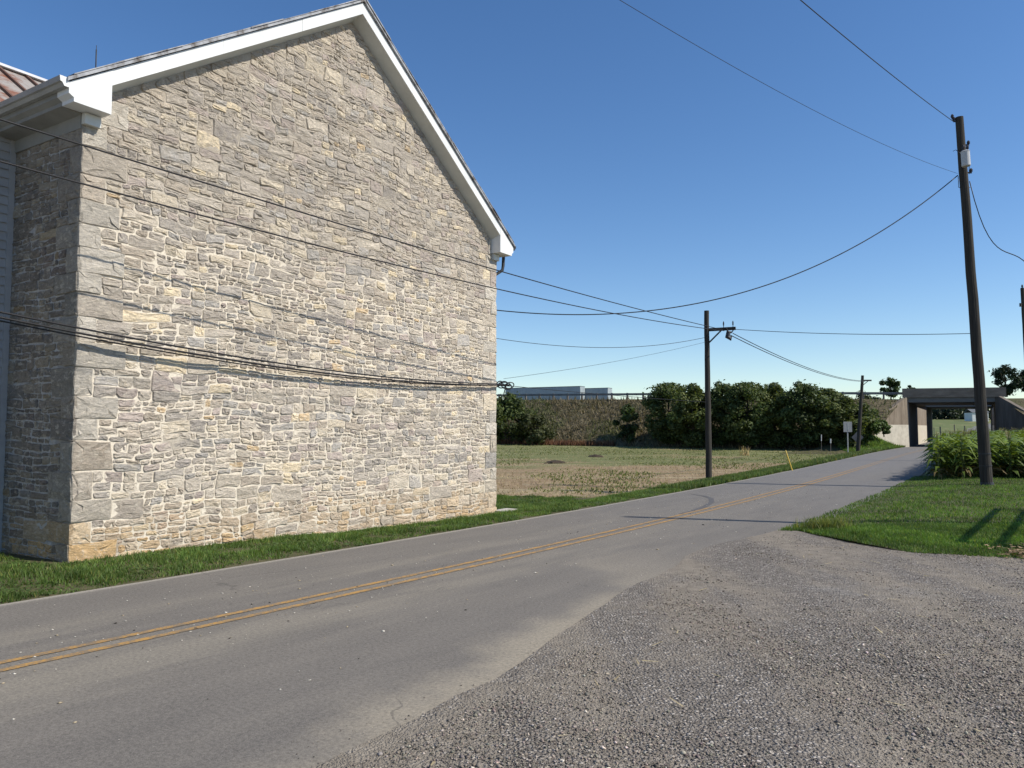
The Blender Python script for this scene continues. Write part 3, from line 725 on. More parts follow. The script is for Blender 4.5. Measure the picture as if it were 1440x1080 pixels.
# ------------------------------------------------------------------ white sided wing with rusty roof
wing = empty('sided_wing', Q(-3, -SIDE, 0), 'pale clapboard barn wing with rusty metal roof behind the stone gable', 'barn wing')
M_sid = simple('pale_siding', (.29, .29, .29), (.36, .36, .355), 1.2, .7, .002, stretch=(1, 1, 4))
mb = MB()
zb = -.3
while zb < 7.0:
    a = [Q(-.10, -SIDE + .012, zb), Q(-.10, -SIDE + .034, zb), Q(-.10, -SIDE + .006, zb + .155), Q(-.10, -SIDE - .02, zb + .155)]
    mb.prism(a, np.append(-D * 8, 0)); zb += .15
mb.prism([Q(-.10, -SIDE - .02, -.3), Q(-.10, -SIDE - .02, 7.2), Q(-.10, -SIDE - .3, 7.2), Q(-.10, -SIDE - .3, -.3)], np.append(-D * 8, 0))
mb.build('clapboard_wall', M_sid, wing)
mb = MB(); mb.box(Q(-.06, -SIDE + .015, 3.3), np.append(D, 0), np.append(N, 0), (0, 0, 1), .045, .04, 3.55); mb.build('corner_board', M_sid, wing)
n = NT('rusty_roof_sheet'); r1 = n.noise(1.6, 6, .7); r2 = n.noise(9, 5, .7)
c = n.mix(n.rng(r1, .42, .62), (.30, .28, .26), (.20, .085, .050)); n.color(n.mix(n.rng(r2, .5, .7, 0, .5), c, (.13, .055, .035))); n.bump(r2, .3, .01)
M_rust = n.done(.65)
mb = MB(); t0, t1, z0, z1 = SIDE - .15, 4.9, 7.20, 9.22
mb.prism([Q(2.7, -t0, z0), Q(2.7, -t1, z1), Q(2.7, -t1, z1 - .08), Q(2.7, -t0, z0 - .08)], np.append(-D * 12, 0))
mb.prism([Q(2.7, -t1 * 2 + t0, z0), Q(2.7, -t1, z1 - .001), Q(2.7, -t1, z1 - .081), Q(2.7, -t1 * 2 + t0, z0 - .08)], np.append(-D * 12, 0))
r_ = mb.build('roof', M_rust, wing)
mb = MB(); u = 2.5
while u > -9:
    mb.prism([Q(u, -t0, z0 + .002), Q(u, -t1, z1 + .002), Q(u, -t1, z1 + .06), Q(u, -t0, z0 + .06)], np.append(-D * .05, 0)); u -= .55
mb.build('standing_seam', simple('dark_rust', (.10, .055, .04), (.17, .10, .075), 4, .7), r_)
mb = MB(); mb.prism([Q(2.65, -t1 + .14, z1 - .02), Q(2.65, -t1, z1 + .09), Q(2.65, -t1 - .14, z1 - .02)], np.append(-D * 11.8, 0)); mb.build('ridge_cap', simple('galvanised', (.5, .5, .5), (.62, .62, .61), 3, .5), r_)

# ================================================================== POLES
n = NT('weathered_pole_wood'); co = n.coord((9, 9, .35))
n.color(n.ramp(n.noise(2.2, 6, .7, co), [(.3, (.024, .022, .019)), (.6, (.052, .047, .040)), (.8, (.095, .088, .078))])); n.bump(n.noise(4, 5, .7, co), .8, .012)
M_pole = n.done(.9)
M_can = simple('grey_transformer_paint', (.42, .43, .43), (.50, .51, .51), 3, .45)
M_ins = simple('brown_glazed_porcelain', (.03, .028, .03), (.06, .05, .05), 3, .25)
def insulator(mb, p, r=.05, h=.14):
    p = np.asarray(p, float)
    mb.tube([p, p + (0, 0, h * .3), p + (0, 0, h * .35), p + (0, 0, h * .6), p + (0, 0, h * .65), p + (0, 0, h)], [r * .5, r * .5, r, r * .9, r * 1.1, r * .5], 10)
def shaft(base, top, r0, r1, parent, sink=.3):
    base = np.asarray(base, float); top = np.asarray(top, float); mb = MB(); K = 14
    pts = [base + (top - base) * (i / K) + np.array([random.uniform(-.008, .008), random.uniform(-.008, .008), 0]) for i in range(K + 1)]
    pts[0] = base - (top - base) / np.linalg.norm(top - base) * sink
    mb.tube(pts, [r0 + (r1 - r0) * i / K for i in range(K + 1)], 16, jitter=.02)
    return mb.build('pole_shaft', M_pole, parent, smooth=False)
XA = np.array([1., 0, 0]); ZA = np.array([0, 0, 1.])
# near pole
nb = ground(1388, 683, .09); NT_ = at(1349, 165, nb[1] + .1); nb_t = nb
near = empty('utility_pole', nb, 'tall dark leaning utility pole with a grey transformer at the lawn edge', 'utility pole', 'roadside utility poles')
shaft(nb, NT_, .185, .125, near)
ax_ = (NT_ - nb) / np.linalg.norm(NT_ - nb)
def on_near(py):   # point on the axis at image row py
    k = (683 - py) / (683 - 165); return nb + (NT_ - nb) * k
cc = on_near(229) + np.array([-.08, -.31, 0])
mb = MB(); mb.tube([cc - ax_ * .27, cc - ax_ * .25, cc + ax_ * .20, cc + ax_ * .23, cc + ax_ * .26], [.12, .135, .135, .145, .11], 18)
can = mb.build('transformer', M_can, near, smooth=False)
mb = MB()
for dx in (-.07, .07): mb = MB(); insulator(mb, cc + ax_ * .25 + XA * dx + np.array([0, -.02, 0]), .045, .2); mb.build('bushing', M_ins, can)
mb = MB(); mb.box(cc + np.array([.06, .16, .0]), XA, (0, 1, 0), ZA, .04, .08, .2); mb.build('bracket', M_dark, can)
for py, dx in ((167, -.24), (205, .24), (245, .26), (171, -.19)):
    mb = MB(); p = on_near(py); mb.box(p + XA * dx * .55, XA, (0, 1, 0), ZA, abs(dx) * .5, .02, .02); insulator(mb, p + XA * dx + (0, 0, -.02), .05, .17); mb.build('insulator', M_ins, near)
mb = MB(); p = on_near(235) + XA * .21 + (0, -.1, 0); mb.tube([on_near(205) + XA * .2, on_near(222) + XA * .235, on_near(247) + XA * .19], .012, 6)
mb.tube([on_near(250) + XA * -.19, on_near(258) + XA * -.25 + (0, -.1, 0), on_near(266) + XA * -.2, on_near(266) + XA * .19], .012, 6); mb.tube([on_near(214) + XA * -.30, on_near(212) + XA * -.2, on_near(222) + XA * -.14 + (0, -.2, 0)], .010, 6)
mb.build('jumper_wire', M_dark, near)
for a_, b_, r0_, r1_ in ((nb + (0, 0, .02), nb + ax_ * .12, .205, .195), (on_near(640), on_near(638), .19, .19), (on_near(656), on_near(655), .191, .191)):
    mb = MB(); mb.tube([a_, b_], [r0_, r1_], 16); mb.build('pole_band', M_dark, near)
# centre pole
cb = ground(997, 675, -.05); CT = at(993.5, 437, cb[1])
cen = empty('utility_pole', cb, 'dark wooden utility pole with one sided crossarm at the field edge in the middle', 'utility pole', 'roadside utility poles')
shaft(cb, CT, .125, .095, cen)
PD = np.array([.90, -.43, 0]); zc_ = at(997, 465, cb[1])[2]
cx = at(995, 465, cb[1])
mb = MB(); mb.box(cx + PD * .48 + (0, -.02, .03), PD, np.array([.43, .90, 0]), ZA, .60, .05, .06); arm = mb.build('crossarm', M_pole, cen)
for k in (.62, .98): mb = MB(); insulator(mb, cx + PD * k + (0, -.02, .09), .028, .24); mb.build('insulator', M_ins, arm)
mb = MB(); mb.tube([cx + (0, -.06, -.52), cx + PD * .52 + (0, -.06, -.02)], .032, 6); mb.build('brace', M_pole, cen)
mb = MB(); p = cx + PD * .80 + (0, -.1, -.24); mb.tube([p + (.10, 0, .12), p + (-.02, 0, .13), p + (-.06, 0, -.06), p + (.06, 0, -.14), p + (.10, 0, -.02)], [.04, .09, .10, .08, .03], 8); mb.tube([p + (.1, 0, .1), p + (.2, -.03, .26)], .02, 6); mb.tube([p + (0, 0, .1), p + (-.1, 0, .3)], .02, 6)
mb.build('splice_box', M_dark, cen)
# mid pole beyond
mbase = ground(1206.5, 634, .1); MT = at(1213, 528, mbase[1])
mid = empty('utility_pole', mbase, 'small distant utility pole standing beside the back of the sign near the overpass', 'utility pole', 'roadside utility poles')
shaft(mbase, MT, .165, .11, mid)
mx = at(1213, 535, mbase[1]); mb = MB(); mb.box(mx + XA * .3, XA, (0, 1, 0), ZA, .42, .06, .06); mb.build('crossarm', M_pole, mid)
mb = MB(); mb.tube([mx + (.05, -.05, -.35), mx + (.45, -.05, -.03)], .03, 6); mb.build('brace', M_pole, mid)
# pole at the right margin
rb = np.array([30.4, 45.0, 0.1]); RT = at(1437.5, 405, 45.0)
rp = empty('utility_pole', rb, 'dark utility pole cut by the right edge of the photo', 'utility pole', 'roadside utility poles')
shaft(rb, RT, .17, .10, rp)
mb = MB(); p = at(1436.5, 428, 45.0); mb.tube([p + (-.12, -.1, .05), p + (-.13, -.1, -.15)], [.07, .06], 8); mb.build('cutout', M_ins, rp); mb = MB(); insulator(mb, RT + (0, 0, -.05), .05, .25); mb.build('insulator', M_ins, rp)
# unseen stand-in pole at the right, added for its shadow across the road
sbp = np.array([15.0, 13.6, .1]); sp = empty('utility_pole', sbp, 'stand-in utility pole unseen beyond the right edge, added for its shadow', 'utility pole', 'roadside utility poles')
shaft(sbp, sbp + (0, 0, 12.0), .15, .11, sp)
fb = np.array([11.8, 11.8, .1]); tf = empty('shadow_frame', fb, 'unseen stand-in beam frame beyond the right edge, added for its slanted lawn shadows', 'stand-in frame')  # stand-in beams out of view, added to throw slanted bars on the lawn
bd = np.array([.6, .8, 0])
for k, off in enumerate((0, .55)):
    p0 = fb + np.array([.8, -.6, 0]) * off + (0, 0, 4.1); mb = MB(); mb.box(p0 + bd * 3.1, bd, np.array([.8, -.6, 0]), ZA, 3.1, .04, .045); mb.build('shadow_beam', M_pole, tf)
for k in (0, 1):
    p0 = fb + np.array([.8, -.6, 0]) * .275 + bd * (6.1 * k); mb = MB(); mb.box(p0 + (0, 0, 1.99), bd, np.array([.8, -.6, 0]), ZA, .06, .06, 1.99); mb.box(p0 + (0, 0, 4.0 - .075), np.array([.8, -.6, 0]), bd, ZA, .45, .05, .06); mb.build('post', M_pole, tf)  # posts and cross pieces of the unseen stand-in shadow frame

# ------------------------------------------------------------------ wires
M_wire = simple('black_cable', (.012, .012, .014), (.022, .022, .024), 4, .5)
def wire(name, A, B, pts, r, label, deg=2, k0=0., k1=1., group='overhead wires', steps=60):
    """plan line A->B; the height is a parabola through the given image points"""
    A = np.asarray(A, float)[:2]; B = np.asarray(B, float)[:2]; ks = []; zs = []
    for px, py in pts:
        d = ray(px, py)    # horizontal direction of the sight line
        M_ = np.array([[d[0], -(B - A)[0]], [d[1], -(B - A)[1]]]); t, k = np.linalg.solve(M_, A)
        ks.append(k); zs.append(CAM_H + d[2] * t)
    c = np.polyfit(ks, zs, min(deg, len(pts) - 1)); P = []
    for k in np.linspace(k0, k1, steps):
        q = A + (B - A) * k; P.append((q[0], q[1], float(np.polyval(c, k))))
    mb = MB(); mb.tube(P, r, 6); o = mb.build(name, M_wire, origin=P[0], smooth=True)
    return tag(o, label, 'wire', group)
cp = cx + PD * .62; c2 = cx + PD * .98
La = np.array([-5.92, 10.40]); e1 = La + (La - cp[:2]) * .9
wire('overhead_wire', cp, e1, [(1005, 461), (697, 380), (400, 290), (118, 205), (0, 168)], .013, 'upper of the two wires crossing in front of the stone gable')
Lb = np.array([-5.86, 10.46]); e2 = Lb + (Lb - cp[:2]) * .9
wire('overhead_wire', cp + (0, -.1, 0), e2, [(990, 462), (697, 402), (400, 342), (118, 258), (0, 222)], .013, 'lower of the two wires crossing in front of the stone gable')
na = on_near(250)
wire('overhead_wire', na + (-.2, 0, 0), Q(W - .02, -1.3, 0), [(1340, 252), (1200, 350), (1100, 390), (1000, 424), (900, 438), (800, 443), (700, 436)], .017, 'thick sagging cable from the transformer pole to the far side of the barn', 3)
wire('overhead_wire', cx + (-.1, 0, 0), Q(W - .02, -.9, 0), [(985, 476), (900, 487), (850, 489), (760, 484), (700, 476)], .009, 'thin wire sagging from the middle pole to the barn wall')
wire('overhead_wire', cx + (-.1, .1, 0), Q(W + .22, .12, 0), [(988, 482), (850, 511), (720, 531)], .005, 'faintest straight wire slanting from the middle pole to the cable coil')
wire('overhead_wire', cx + (-.1, -.05, 0), Q(W + .25, .14, 0), [(990, 565), (960, 563.5), (910, 559.5), (720, 543)], .009, 'low pale wire across the trees from the coil to the middle pole')
wire('overhead_wire', c2, on_near(469) + (-.18, 0, 0), [(1040, 463.5), (1150, 468.5), (1250, 470.5), (1362, 469)], .011, 'nearly level wire between the middle pole and the tall leaning pole')
wire('overhead_wire', c2 + (0, 0, 0), mx + XA * .5, [(1034, 469), (1070, 490), (1110, 508), (1150, 521), (1210, 535.5)], .016, 'upper of two wires running from the middle pole to the distant pole')
wire('overhead_wire', cp + (.2, -.2, 0), mx + XA * .2, [(1028, 470), (1070, 493.5), (1110, 511), (1150, 522.5), (1210, 536.5)], .016, 'lower of two wires running from the middle pole to the distant pole')
wire('overhead_wire', on_near(262) + (.18, 0, 0), (25.2, 27.5), [(1366, 264), (1374, 296), (1390, 330), (1412, 354), (1440, 367)], .016, 'cable dropping steeply from the tall pole to the right edge', 3)
wire('overhead_wire', on_near(170) + (-.22, 0, 0), (-4.6, 3.3), [(1340, 170), (1282, 129), (1230, 84), (1177, 43), (1125, 0)], .011, 'high wire from the very top of the leaning pole, up and out of the sky')
wire('overhead_wire', on_near(244) + (-.2, 0, 0), (-6.0, 4.2), [(1344, 243), (1211, 189), (1125, 144), (1050, 105), (975, 60), (900, 18)], .005, 'thin pale wire slanting up from the transformer across the blue sky')
# cable bundle along the wall, and its coil
ca = Q(W + .2, .13, 0); cbl = Q(-3.2, .30, 0)
wire('wall_cable', ca, cbl, [(700, 539), (613, 537.5), (507, 527), (400, 511), (300, 493.5), (100, 461)], .016, 'highest cable of the bundle stretched along the stone gable', group='cables along the gable')
wire('wall_cable', ca + (0, -.03, 0), Q(-3.2, .26, 0), [(700, 541), (613, 540), (460, 525), (375, 513.5), (250, 492), (107, 469)], .018, 'middle cable of the bundle stretched along the stone gable', group='cables along the gable')
wire('wall_cable', ca + (0, -.02, 0), Q(-3.2, .22, 0), [(700, 541.5), (613, 541), (460, 528), (375, 517), (250, 497), (107, 473)], .012, 'thin lowest cable of the bundle stretched along the stone gable', group='cables along the gable')
mb = MB(); cc = at(707, 541, ca[1] - .05)
for k, (dx, dz, r, tl) in enumerate(((.0, 0, .12, .3), (.10, -.03, .13, -.3), (.19, -.02, .11, .2), (-.12, .02, .08, .5))):
    mb.tube([cc + np.array([dx + r * 1.1 * math.cos(a), .05 * math.sin(a + k), dz + r * .75 * math.sin(a) + tl * .1 * math.cos(a)]) for a in np.linspace(0, 6.4, 16)], .016, 6)
mb.tube([cc + (-.45, 0, .01), cc + (.2, 0, -.02)], .035, 6); mb.tube([cc + (.1, 0, .02), cc + (.02, 0, -.3), cc + (.15, 0, -.4)], .014, 6)
tag(mb.build('cable_coil', M_wire, origin=cc), 'dark coil of spare cable hanging at the right corner of the barn', 'cable coil')

# ================================================================== EMBANKMENT AND OVERPASS
C0 = np.array([41.3, 80.0])
RD = np.array([.52, .854]); RR = np.array([.854, -.52])
_t = np.linspace(-2, 260, 1311); _a = .27 + (.52 - .27) * ss(_t, 4, 22)
_dx, _dy = -np.cos(_a), np.sin(_a); _X = np.cumsum(_dx) * .2; _Y = np.cumsum(_dy) * .2; _X -= np.interp(0, _t, _X); _Y -= np.interp(0, _t, _Y)
def crest(t): return C0 + np.array([np.interp(t, _t, _X), np.interp(t, _t, _Y)])
def cdir(t): a = np.interp(t, _t, _a); return np.array([-math.cos(a), math.sin(a)])
def cfwd(t): d = cdir(t); return np.array([-d[1], d[0]])
HD = cdir(0); FD = cfwd(0); TOE = 9.5
D0 = C0 + -HD * 8.0
def crest_z(t): return 4.95 + .65 * min(max(t, 0), 48) / 45
n = NT('dry_scrub_slope'); g1 = n.noise(1.3, 6, .7); g2 = n.noise(.35, 4, .6)
c = n.ramp(g1, [(.3, (.07, .056, .034)), (.5, (.13, .108, .064)), (.72, (.20, .17, .105))]); c = n.mix(n.rng(g2, .5, .65, 0, .6), c, (.085, .10, .04)); n.color(c); n.bump(n.noise(4, 5, .7), 1, .25)
M_slope = n.done(.95)
def emb(name, sgn, org, tmax, flr):
    V = []; T = np.concatenate([np.linspace(0, 30, 22), np.linspace(33, tmax, 26)]); S = np.linspace(0, 1, 12)
    for t in T:
        zc = crest_z(t if sgn > 0 else 0)
        for s_ in list(S):
            c = s_ * TOE; st = t + flr * c * max(0, 1 - t / 20)
            p = (crest(st + .5) + cfwd(st + .5) * c) if sgn > 0 else (org - HD * st + FD * c)
            z = zc * (1 - s_) + (float(terrain(p[0], p[1])) - .25) * s_ + .25 * mnoise.noise(Vector((p[0] * .25, p[1] * .25, 2))) * math.sin(math.pi * s_)
            V.append((p[0], p[1], z))
    V = np.array(V); Fc = grid_faces(len(T), 12)
    if sgn > 0: Fc = Fc[:, ::-1]
    o = np_mesh(name, V, Fc, M_slope, smooth=True); tag(o, kind='structure'); return V
EV = emb('embankment', 1, C0 + HD * .5, 230, .60); emb('embankment', -1, D0 - HD * .5, 160, .30)
# highway plateau, left and right of the underpass
M_hwy = simple('highway_surface', (.13, .13, .13), (.17, .17, .168), .5, .9)
for sgn, org, tm in ((1, C0, 230), (-1, D0, 160)):
    mb = MB(); vs = []
    for t in (0, 6, 12, 18, 24, 48, tm):
        z = crest_z(t if sgn > 0 else 0)
        a = crest(t) if sgn > 0 else org - HD * t; b = a + RD * 47
        vs += [(a[0], a[1], z), (b[0], b[1], z)]
    mb.add(vs, [(2 * i, 2 * i + 2, 2 * i + 3, 2 * i + 1) for i in range(6)])
    tag(mb.build('highway', M_hwy), kind='structure')
n = NT('stained_concrete'); P = n.sep(n.coord()); stn = n.noise(1.1, 6, .7, n.coord((2.5, 2.5, .25))); s2 = n.noise(2.2, 5, .6)
topc = n.ramp(stn, [(.3, (.13, .102, .075)), (.55, (.25, .205, .155)), (.75, (.36, .31, .245))])
band = n.rng(n.math('ADD', P[2], n.math('MULTIPLY', n.math('SUBTRACT', s2, .5), .08)), 2.32, 2.26)
n.color(n.mix(band, topc, n.ramp(s2, [(.3, (.44, .40, .325)), (.6, (.57, .525, .43))]))); n.bump(s2, .3, .02)
M_conc = n.done(.9)
n = NT('shaded_concrete'); s3_ = n.noise(1.1, 6, .7, n.coord((2.5, 2.5, .25)))  # dark copy of the concrete, underpass shade put into its colour
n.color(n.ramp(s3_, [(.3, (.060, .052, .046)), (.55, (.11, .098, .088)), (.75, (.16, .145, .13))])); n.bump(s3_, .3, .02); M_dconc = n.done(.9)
M_parap = simple('brown_stained_parapet', (.12, .102, .083), (.22, .19, .16), .9, .9, .02, stretch=(1, 1, 3))
M_gird = simple('grey_girder', (.12, .12, .118), (.17, .17, .165), 1, .8)
def v3(p, z): return np.array([p[0], p[1], z])
def bridge(name, s0, s1, label, wing_, zoff=0.):
    """a span between two abutments; s0..s1 are distances along the road"""
    a0 = C0 + RD * s0
    br = empty(name, v3(a0, 0), label, 'overpass', 'highway overpasses')
    for org, side_ in ((C0, 1), (D0, -1)):
        p = [org + RD * s0, org + RD * s1, org + RD * s1 + side_ * HD * .8, org + RD * s0 + side_ * HD * .8]
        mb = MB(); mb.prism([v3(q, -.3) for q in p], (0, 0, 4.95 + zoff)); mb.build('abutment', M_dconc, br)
    l0, r0 = C0 + RD * s0, D0 + RD * s0; l1, r1 = C0 + RD * s1, D0 + RD * s1
    lx, rx = HD * .55, -HD * 1.0
    mb = MB(); mb.prism([v3(l0 + lx * .4 + RD * .35, 4.66 + zoff), v3(r0 + rx * .4 + RD * .35, 4.66 + zoff), v3(r1 + rx * .4 - RD * .35, 4.66 + zoff), v3(l1 + lx * .4 - RD * .35, 4.66 + zoff)], (0, 0, .55)); mb.build('deck', M_gird, br)
    for q0, q1, dr in ((l0, r0, 1), (l1, r1, -1)):
        mb = MB(); a, b = q0 + lx, q1 + rx
        mb.prism([v3(a - RD * .16 * dr, 5.12 + zoff), v3(b - RD * .16 * dr, 5.12 + zoff), v3(b + RD * .12 * dr, 5.12 + zoff), v3(a + RD * .12 * dr, 5.12 + zoff)][::dr], (0, 0, .95)); mb.build('parapet', M_parap, br)
        mb = MB(); mb.prism([v3(q0 + RD * .04 * dr, 4.62 + zoff), v3(q1 + RD * .04 * dr, 4.62 + zoff), v3(q1 + RD * .34 * dr, 4.62 + zoff), v3(q0 + RD * .34 * dr, 4.62 + zoff)][::dr], (0, 0, .497)); mb.build('edge_girder', M_gird, br)
    if wing_:
        wd = np.array([-.87, -.5]); L = 8.5; a = C0 + RD * .02; b = a + wd * L; nrm = np.array([-.5, .87]) * .45
        pl = [v3(a, -.3), v3(b, -.3), v3(b, 1.3), v3(a + wd * .5, 5.08), v3(a, 5.1)]
        mb = MB(); mb.prism(pl, np.append(nrm, 0)); mb.build('wing_wall', M_conc, br)
        wd = np.array([.30, -.954]); L = 9.; a = D0 + RD * .02; b = a + wd * L; nrm = np.array([.954, .30]) * .45
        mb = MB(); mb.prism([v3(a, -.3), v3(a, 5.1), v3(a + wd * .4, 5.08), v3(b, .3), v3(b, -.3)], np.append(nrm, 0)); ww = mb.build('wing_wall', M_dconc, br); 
        mb = MB(); mb.prism([v3(a + wd * .4, 5.085), v3(b, .305), v3(b, .385), v3(a + wd * .4, 5.165)], np.append(nrm * 1.15, 0)); mb.build('coping', M_parap, ww)
    return br
bridge('highway_overpass', 0, 13, 'concrete highway overpass with stained wing wall where the road passes under', True)
bridge('highway_overpass', 31, 46, 'second overpass glimpsed behind the first through the underpass opening', False, .25)
# retaining walls of the gap between the carriageways
for org, side_ in ((C0, 1), (D0, -1)):
    p = [org + RD * 13.01, org + RD * 30.99, org + RD * 30.99 + side_ * HD * .8, org + RD * 13.01 + side_ * HD * .8]
    mb = MB(); mb.prism([v3(q, -.3) for q in p], (0, 0, 4.7))
    tag(mb.build('retaining_wall', M_conc, origin=v3(p[0], 0)), 'sunlit white based wall in the gap between the two overpasses' if side_ > 0 else 'shaded wall in the gap between the overpasses, right side of the road', 'retaining wall')
# guardrail
gr = empty('guardrail', v3(C0 + HD * 3, 5), 'long steel guardrail along the top of the scrubby embankment', 'guardrail')
M_steel = simple('galvanised_rail', (.11, .115, .12), (.17, .175, .18), 2, .5)  # steel darkened to carry the rail's shade in its colour
M_post = simple('rail_post_wood', (.12, .105, .09), (.19, .17, .15), 3, .9)
mb = MB(); ts = np.arange(.4, 92, 2.0)
for i in range(len(ts) - 1):
    a, b = crest(ts[i]) + RD * .5, crest(ts[i + 1]) + RD * .5; FD_ = cfwd(ts[i]); za, zb = crest_z(ts[i]), crest_z(ts[i + 1])
    for (h0, h1, o0) in ((.50, .60, .0), (.60, .66, .04), (.66, .76, .0)):
        mb.prism([v3(a + FD_ * o0, za + h0), v3(b + FD_ * o0, zb + h0), v3(b + FD_ * o0, zb + h1 - .002), v3(a + FD_ * o0, za + h1 - .002)], np.append(RD * .05, 0))
mb.build('rail', M_steel, gr)
for t in ts[:46]:
    a = crest(t) + RD * .62; mb = MB(); mb.box(v3(a, crest_z(t) + .36), np.append(HD, 0), np.append(RD, 0), ZA, .09, .09, .44); mb.build('post', M_post, gr)

# trailers on the highway
n = NT('grey_trailer_side'); n.color(n.ramp(n.noise(.8, 4), [(.3, (.27, .315, .325)), (.7, (.34, .385, .39))])); M_trl = n.done(.45)
M_tyre = simple('tyre_rubber', (.02, .02, .02), (.03, .03, .03), 6, .8)
def trailer(name, c, dirv, L, H, label, ribs):
    c = np.asarray(c, float); d3 = np.append(dirv, 0); s3 = np.array([-dirv[1], dirv[0], 0])
    t = empty(name, c, label, 'trailer', 'trailers on the highway')
    mb = MB(); mb.box(c + (0, 0, 1.15 + (H - 1.15) / 2), d3, s3, ZA, L / 2, 1.25, (H - 1.15) / 2)
    for k in np.linspace(-L / 2 + .05, L / 2 - .05, ribs):
        for s in (-1, 1): mb.box(c + d3 * k + s3 * s * 1.27 + (0, 0, 1.2 + (H - 1.3) / 2), d3, s3, ZA, .05, .018, (H - 1.35) / 2)
    bd_ = mb.build('box_body', M_trl, t)
    mb = MB(); mb.box(c + (0, 0, H + .03), d3, s3, ZA, L / 2 + .02, 1.29, .045); mb.box(c + (0, 0, 1.11), d3, s3, ZA, L / 2, 1.22, .038); mb.build('top_rail', M_dark, bd_)
    for k in (-L / 2 + 1.2, -L / 2 + 2.4):
        for s in (-1, 1):
            q = c + d3 * k + s3 * s * 1.0 + (0, 0, .5); mb = MB(); mb.tube([q - s3 * .14, q + s3 * .14], .5, 18); mb.build('wheel', M_tyre, t)
    mb = MB(); mb.box(c + d3 * (L / 2 - 2) + (0, 0, .6), d3, s3, ZA, .08, .9, .5); mb.build('landing_gear', M_dark, t)
dv = np.array([.88, -.475])
trailer('semi_trailer', (7.2, 170, 6.75), dv, 18.3, 4.1, 'long grey corrugated semi trailer on the highway above the guardrail', 26)
trailer('box_trailer', (18.7, 167, 6.75), dv, 5.6, 3.75, 'short grey box trailer right of the long semi trailer', 6)
mb = MB(); mb.prism([(-60, 150, 6.5), (30, 140, 6.5), (60, 190, 6.5), (-60, 200, 6.5)], (0, 0, .24)); tag(mb.build('far_carriageway', M_hwy), kind='structure')

# ================================================================== TREES AND SHRUBS
M_leaf = leafy('tree_leaves', .3, .6)
M_bark = simple('bark', (.05, .04, .03), (.11, .09, .07), 4, .95, .02)
def crown_mesh(name, rx, rz, zc, nclump, nleaf, leaf, colA, colB, seed, dens_low=.8, tall=1.0, sharp=.5):
    g = np.random.default_rng(seed); V = []; C = []; N_ = 0
    cl_ = []
    for i in range(nclump):
        a = g.uniform(0, 6.283); zz = g.uniform(-1, 1); r = math.sqrt(max(0, 1 - abs(zz) ** 2.2)) * g.uniform(.35, .95)
        r *= g.uniform(.85, 1.12); cl_.append((math.cos(a) * r * rx, math.sin(a) * r * rx, zc + zz * rz * g.uniform(.78, .98), g.uniform(.16, .36) * rx, g.uniform(.6, 1.45)))
    per = nleaf // nclump
    for (x, y, z, r, br) in cl_:
        d = g.normal(size=(per, 3)); d /= np.linalg.norm(d, axis=1)[:, None]
        rad = r * g.uniform(.35, 1.0, per) ** .5; sp_ = g.uniform(0, 1, per) < .16; rad = np.where(sp_, rad * g.uniform(1.1, 1.8, per), rad)
        p = np.array([x, y, z]) + d * rad[:, None] * np.array([1, 1, .85]); p[:, 2] = np.maximum(p[:, 2], .05)
        nrm = d + g.normal(0, .6, (per, 3)) + np.array([0, 0, .35]); nrm /= np.linalg.norm(nrm, axis=1)[:, None]
        t = np.cross(nrm, g.normal(size=(per, 3))); t /= np.linalg.norm(t, axis=1)[:, None]; b = np.cross(nrm, t)
        s = leaf * g.uniform(.6, 1.4, per)[:, None]
        V.append(np.stack([p - t * s * .5, p + b * s * .28, p + t * s * .6, p - b * s * .28], 1).reshape(-1, 3))
        m_ = g.uniform(0, 1, (per, 1)); c = (np.asarray(colA) * (1 - m_) + np.asarray(colB) * m_) * br * g.uniform(.8, 1.15, (per, 1)); C.append(np.repeat(c, 4, 0))
    V = np.concatenate(V); C = np.concatenate(C)
    return V, np.arange(len(V)).reshape(-1, 4), C
def tree(name, rx, rz, zc, seed, colA, colB, label, cat, group, nclump=46, nleaf=7000, leaf=.34, trunk_h=1.5, tr=.14):
    o = empty(name, (0, 0, 0), label, cat, group)
    V, Fc, C = crown_mesh('crown', rx, rz, zc, nclump, nleaf, leaf, colA, colB, seed)
    np_mesh('crown', V, Fc, M_leaf, o, col=C)
    g = random.Random(seed); mb = MB()
    topz = zc + rz * .55; pts = [np.array([0, 0, -.3]), np.array([g.uniform(-.1, .1), 0, trunk_h]), np.array([g.uniform(-.25, .25), g.uniform(-.2, .2), zc]), np.array([g.uniform(-.3, .3), g.uniform(-.3, .3), topz])]
    mb.tube(pts, [tr * 1.3, tr, tr * .7, tr * .25], 8)
    for k in range(9):
        a = g.uniform(0, 6.283); z0 = g.uniform(trunk_h * .7, zc + .3 * rz); L = rx * g.uniform(.5, .85)
        e = np.array([math.cos(a) * L, math.sin(a) * L, z0 + L * g.uniform(.3, .8)]); m_ = np.array([math.cos(a) * L * .5, math.sin(a) * L * .5, z0 + L * .2])
        mb.tube([np.array([0, 0, z0]), m_, e], [tr * .5, tr * .35, tr * .12], 6)
    mb.build('trunk', M_bark, o); return o
DG, LG = (.045, .070, .022), (.125, .155, .048)
GRP = 'trees along the foot of the embankment'
protos = [tree('dense_tree', 2.7, 3.9, 4.1, 5, DG, LG, '-', 'tree', GRP, 90, 13000, .30),
          tree('dense_tree', 2.5, 3.6, 3.8, 8, (.052, .076, .024), (.145, .165, .052), '-', 'tree', GRP, 80, 12000, .30),
          tree('dense_tree', 2.9, 4.1, 4.2, 13, (.040, .062, .022), (.108, .140, .046), '-', 'tree', GRP, 95, 13500, .30)]
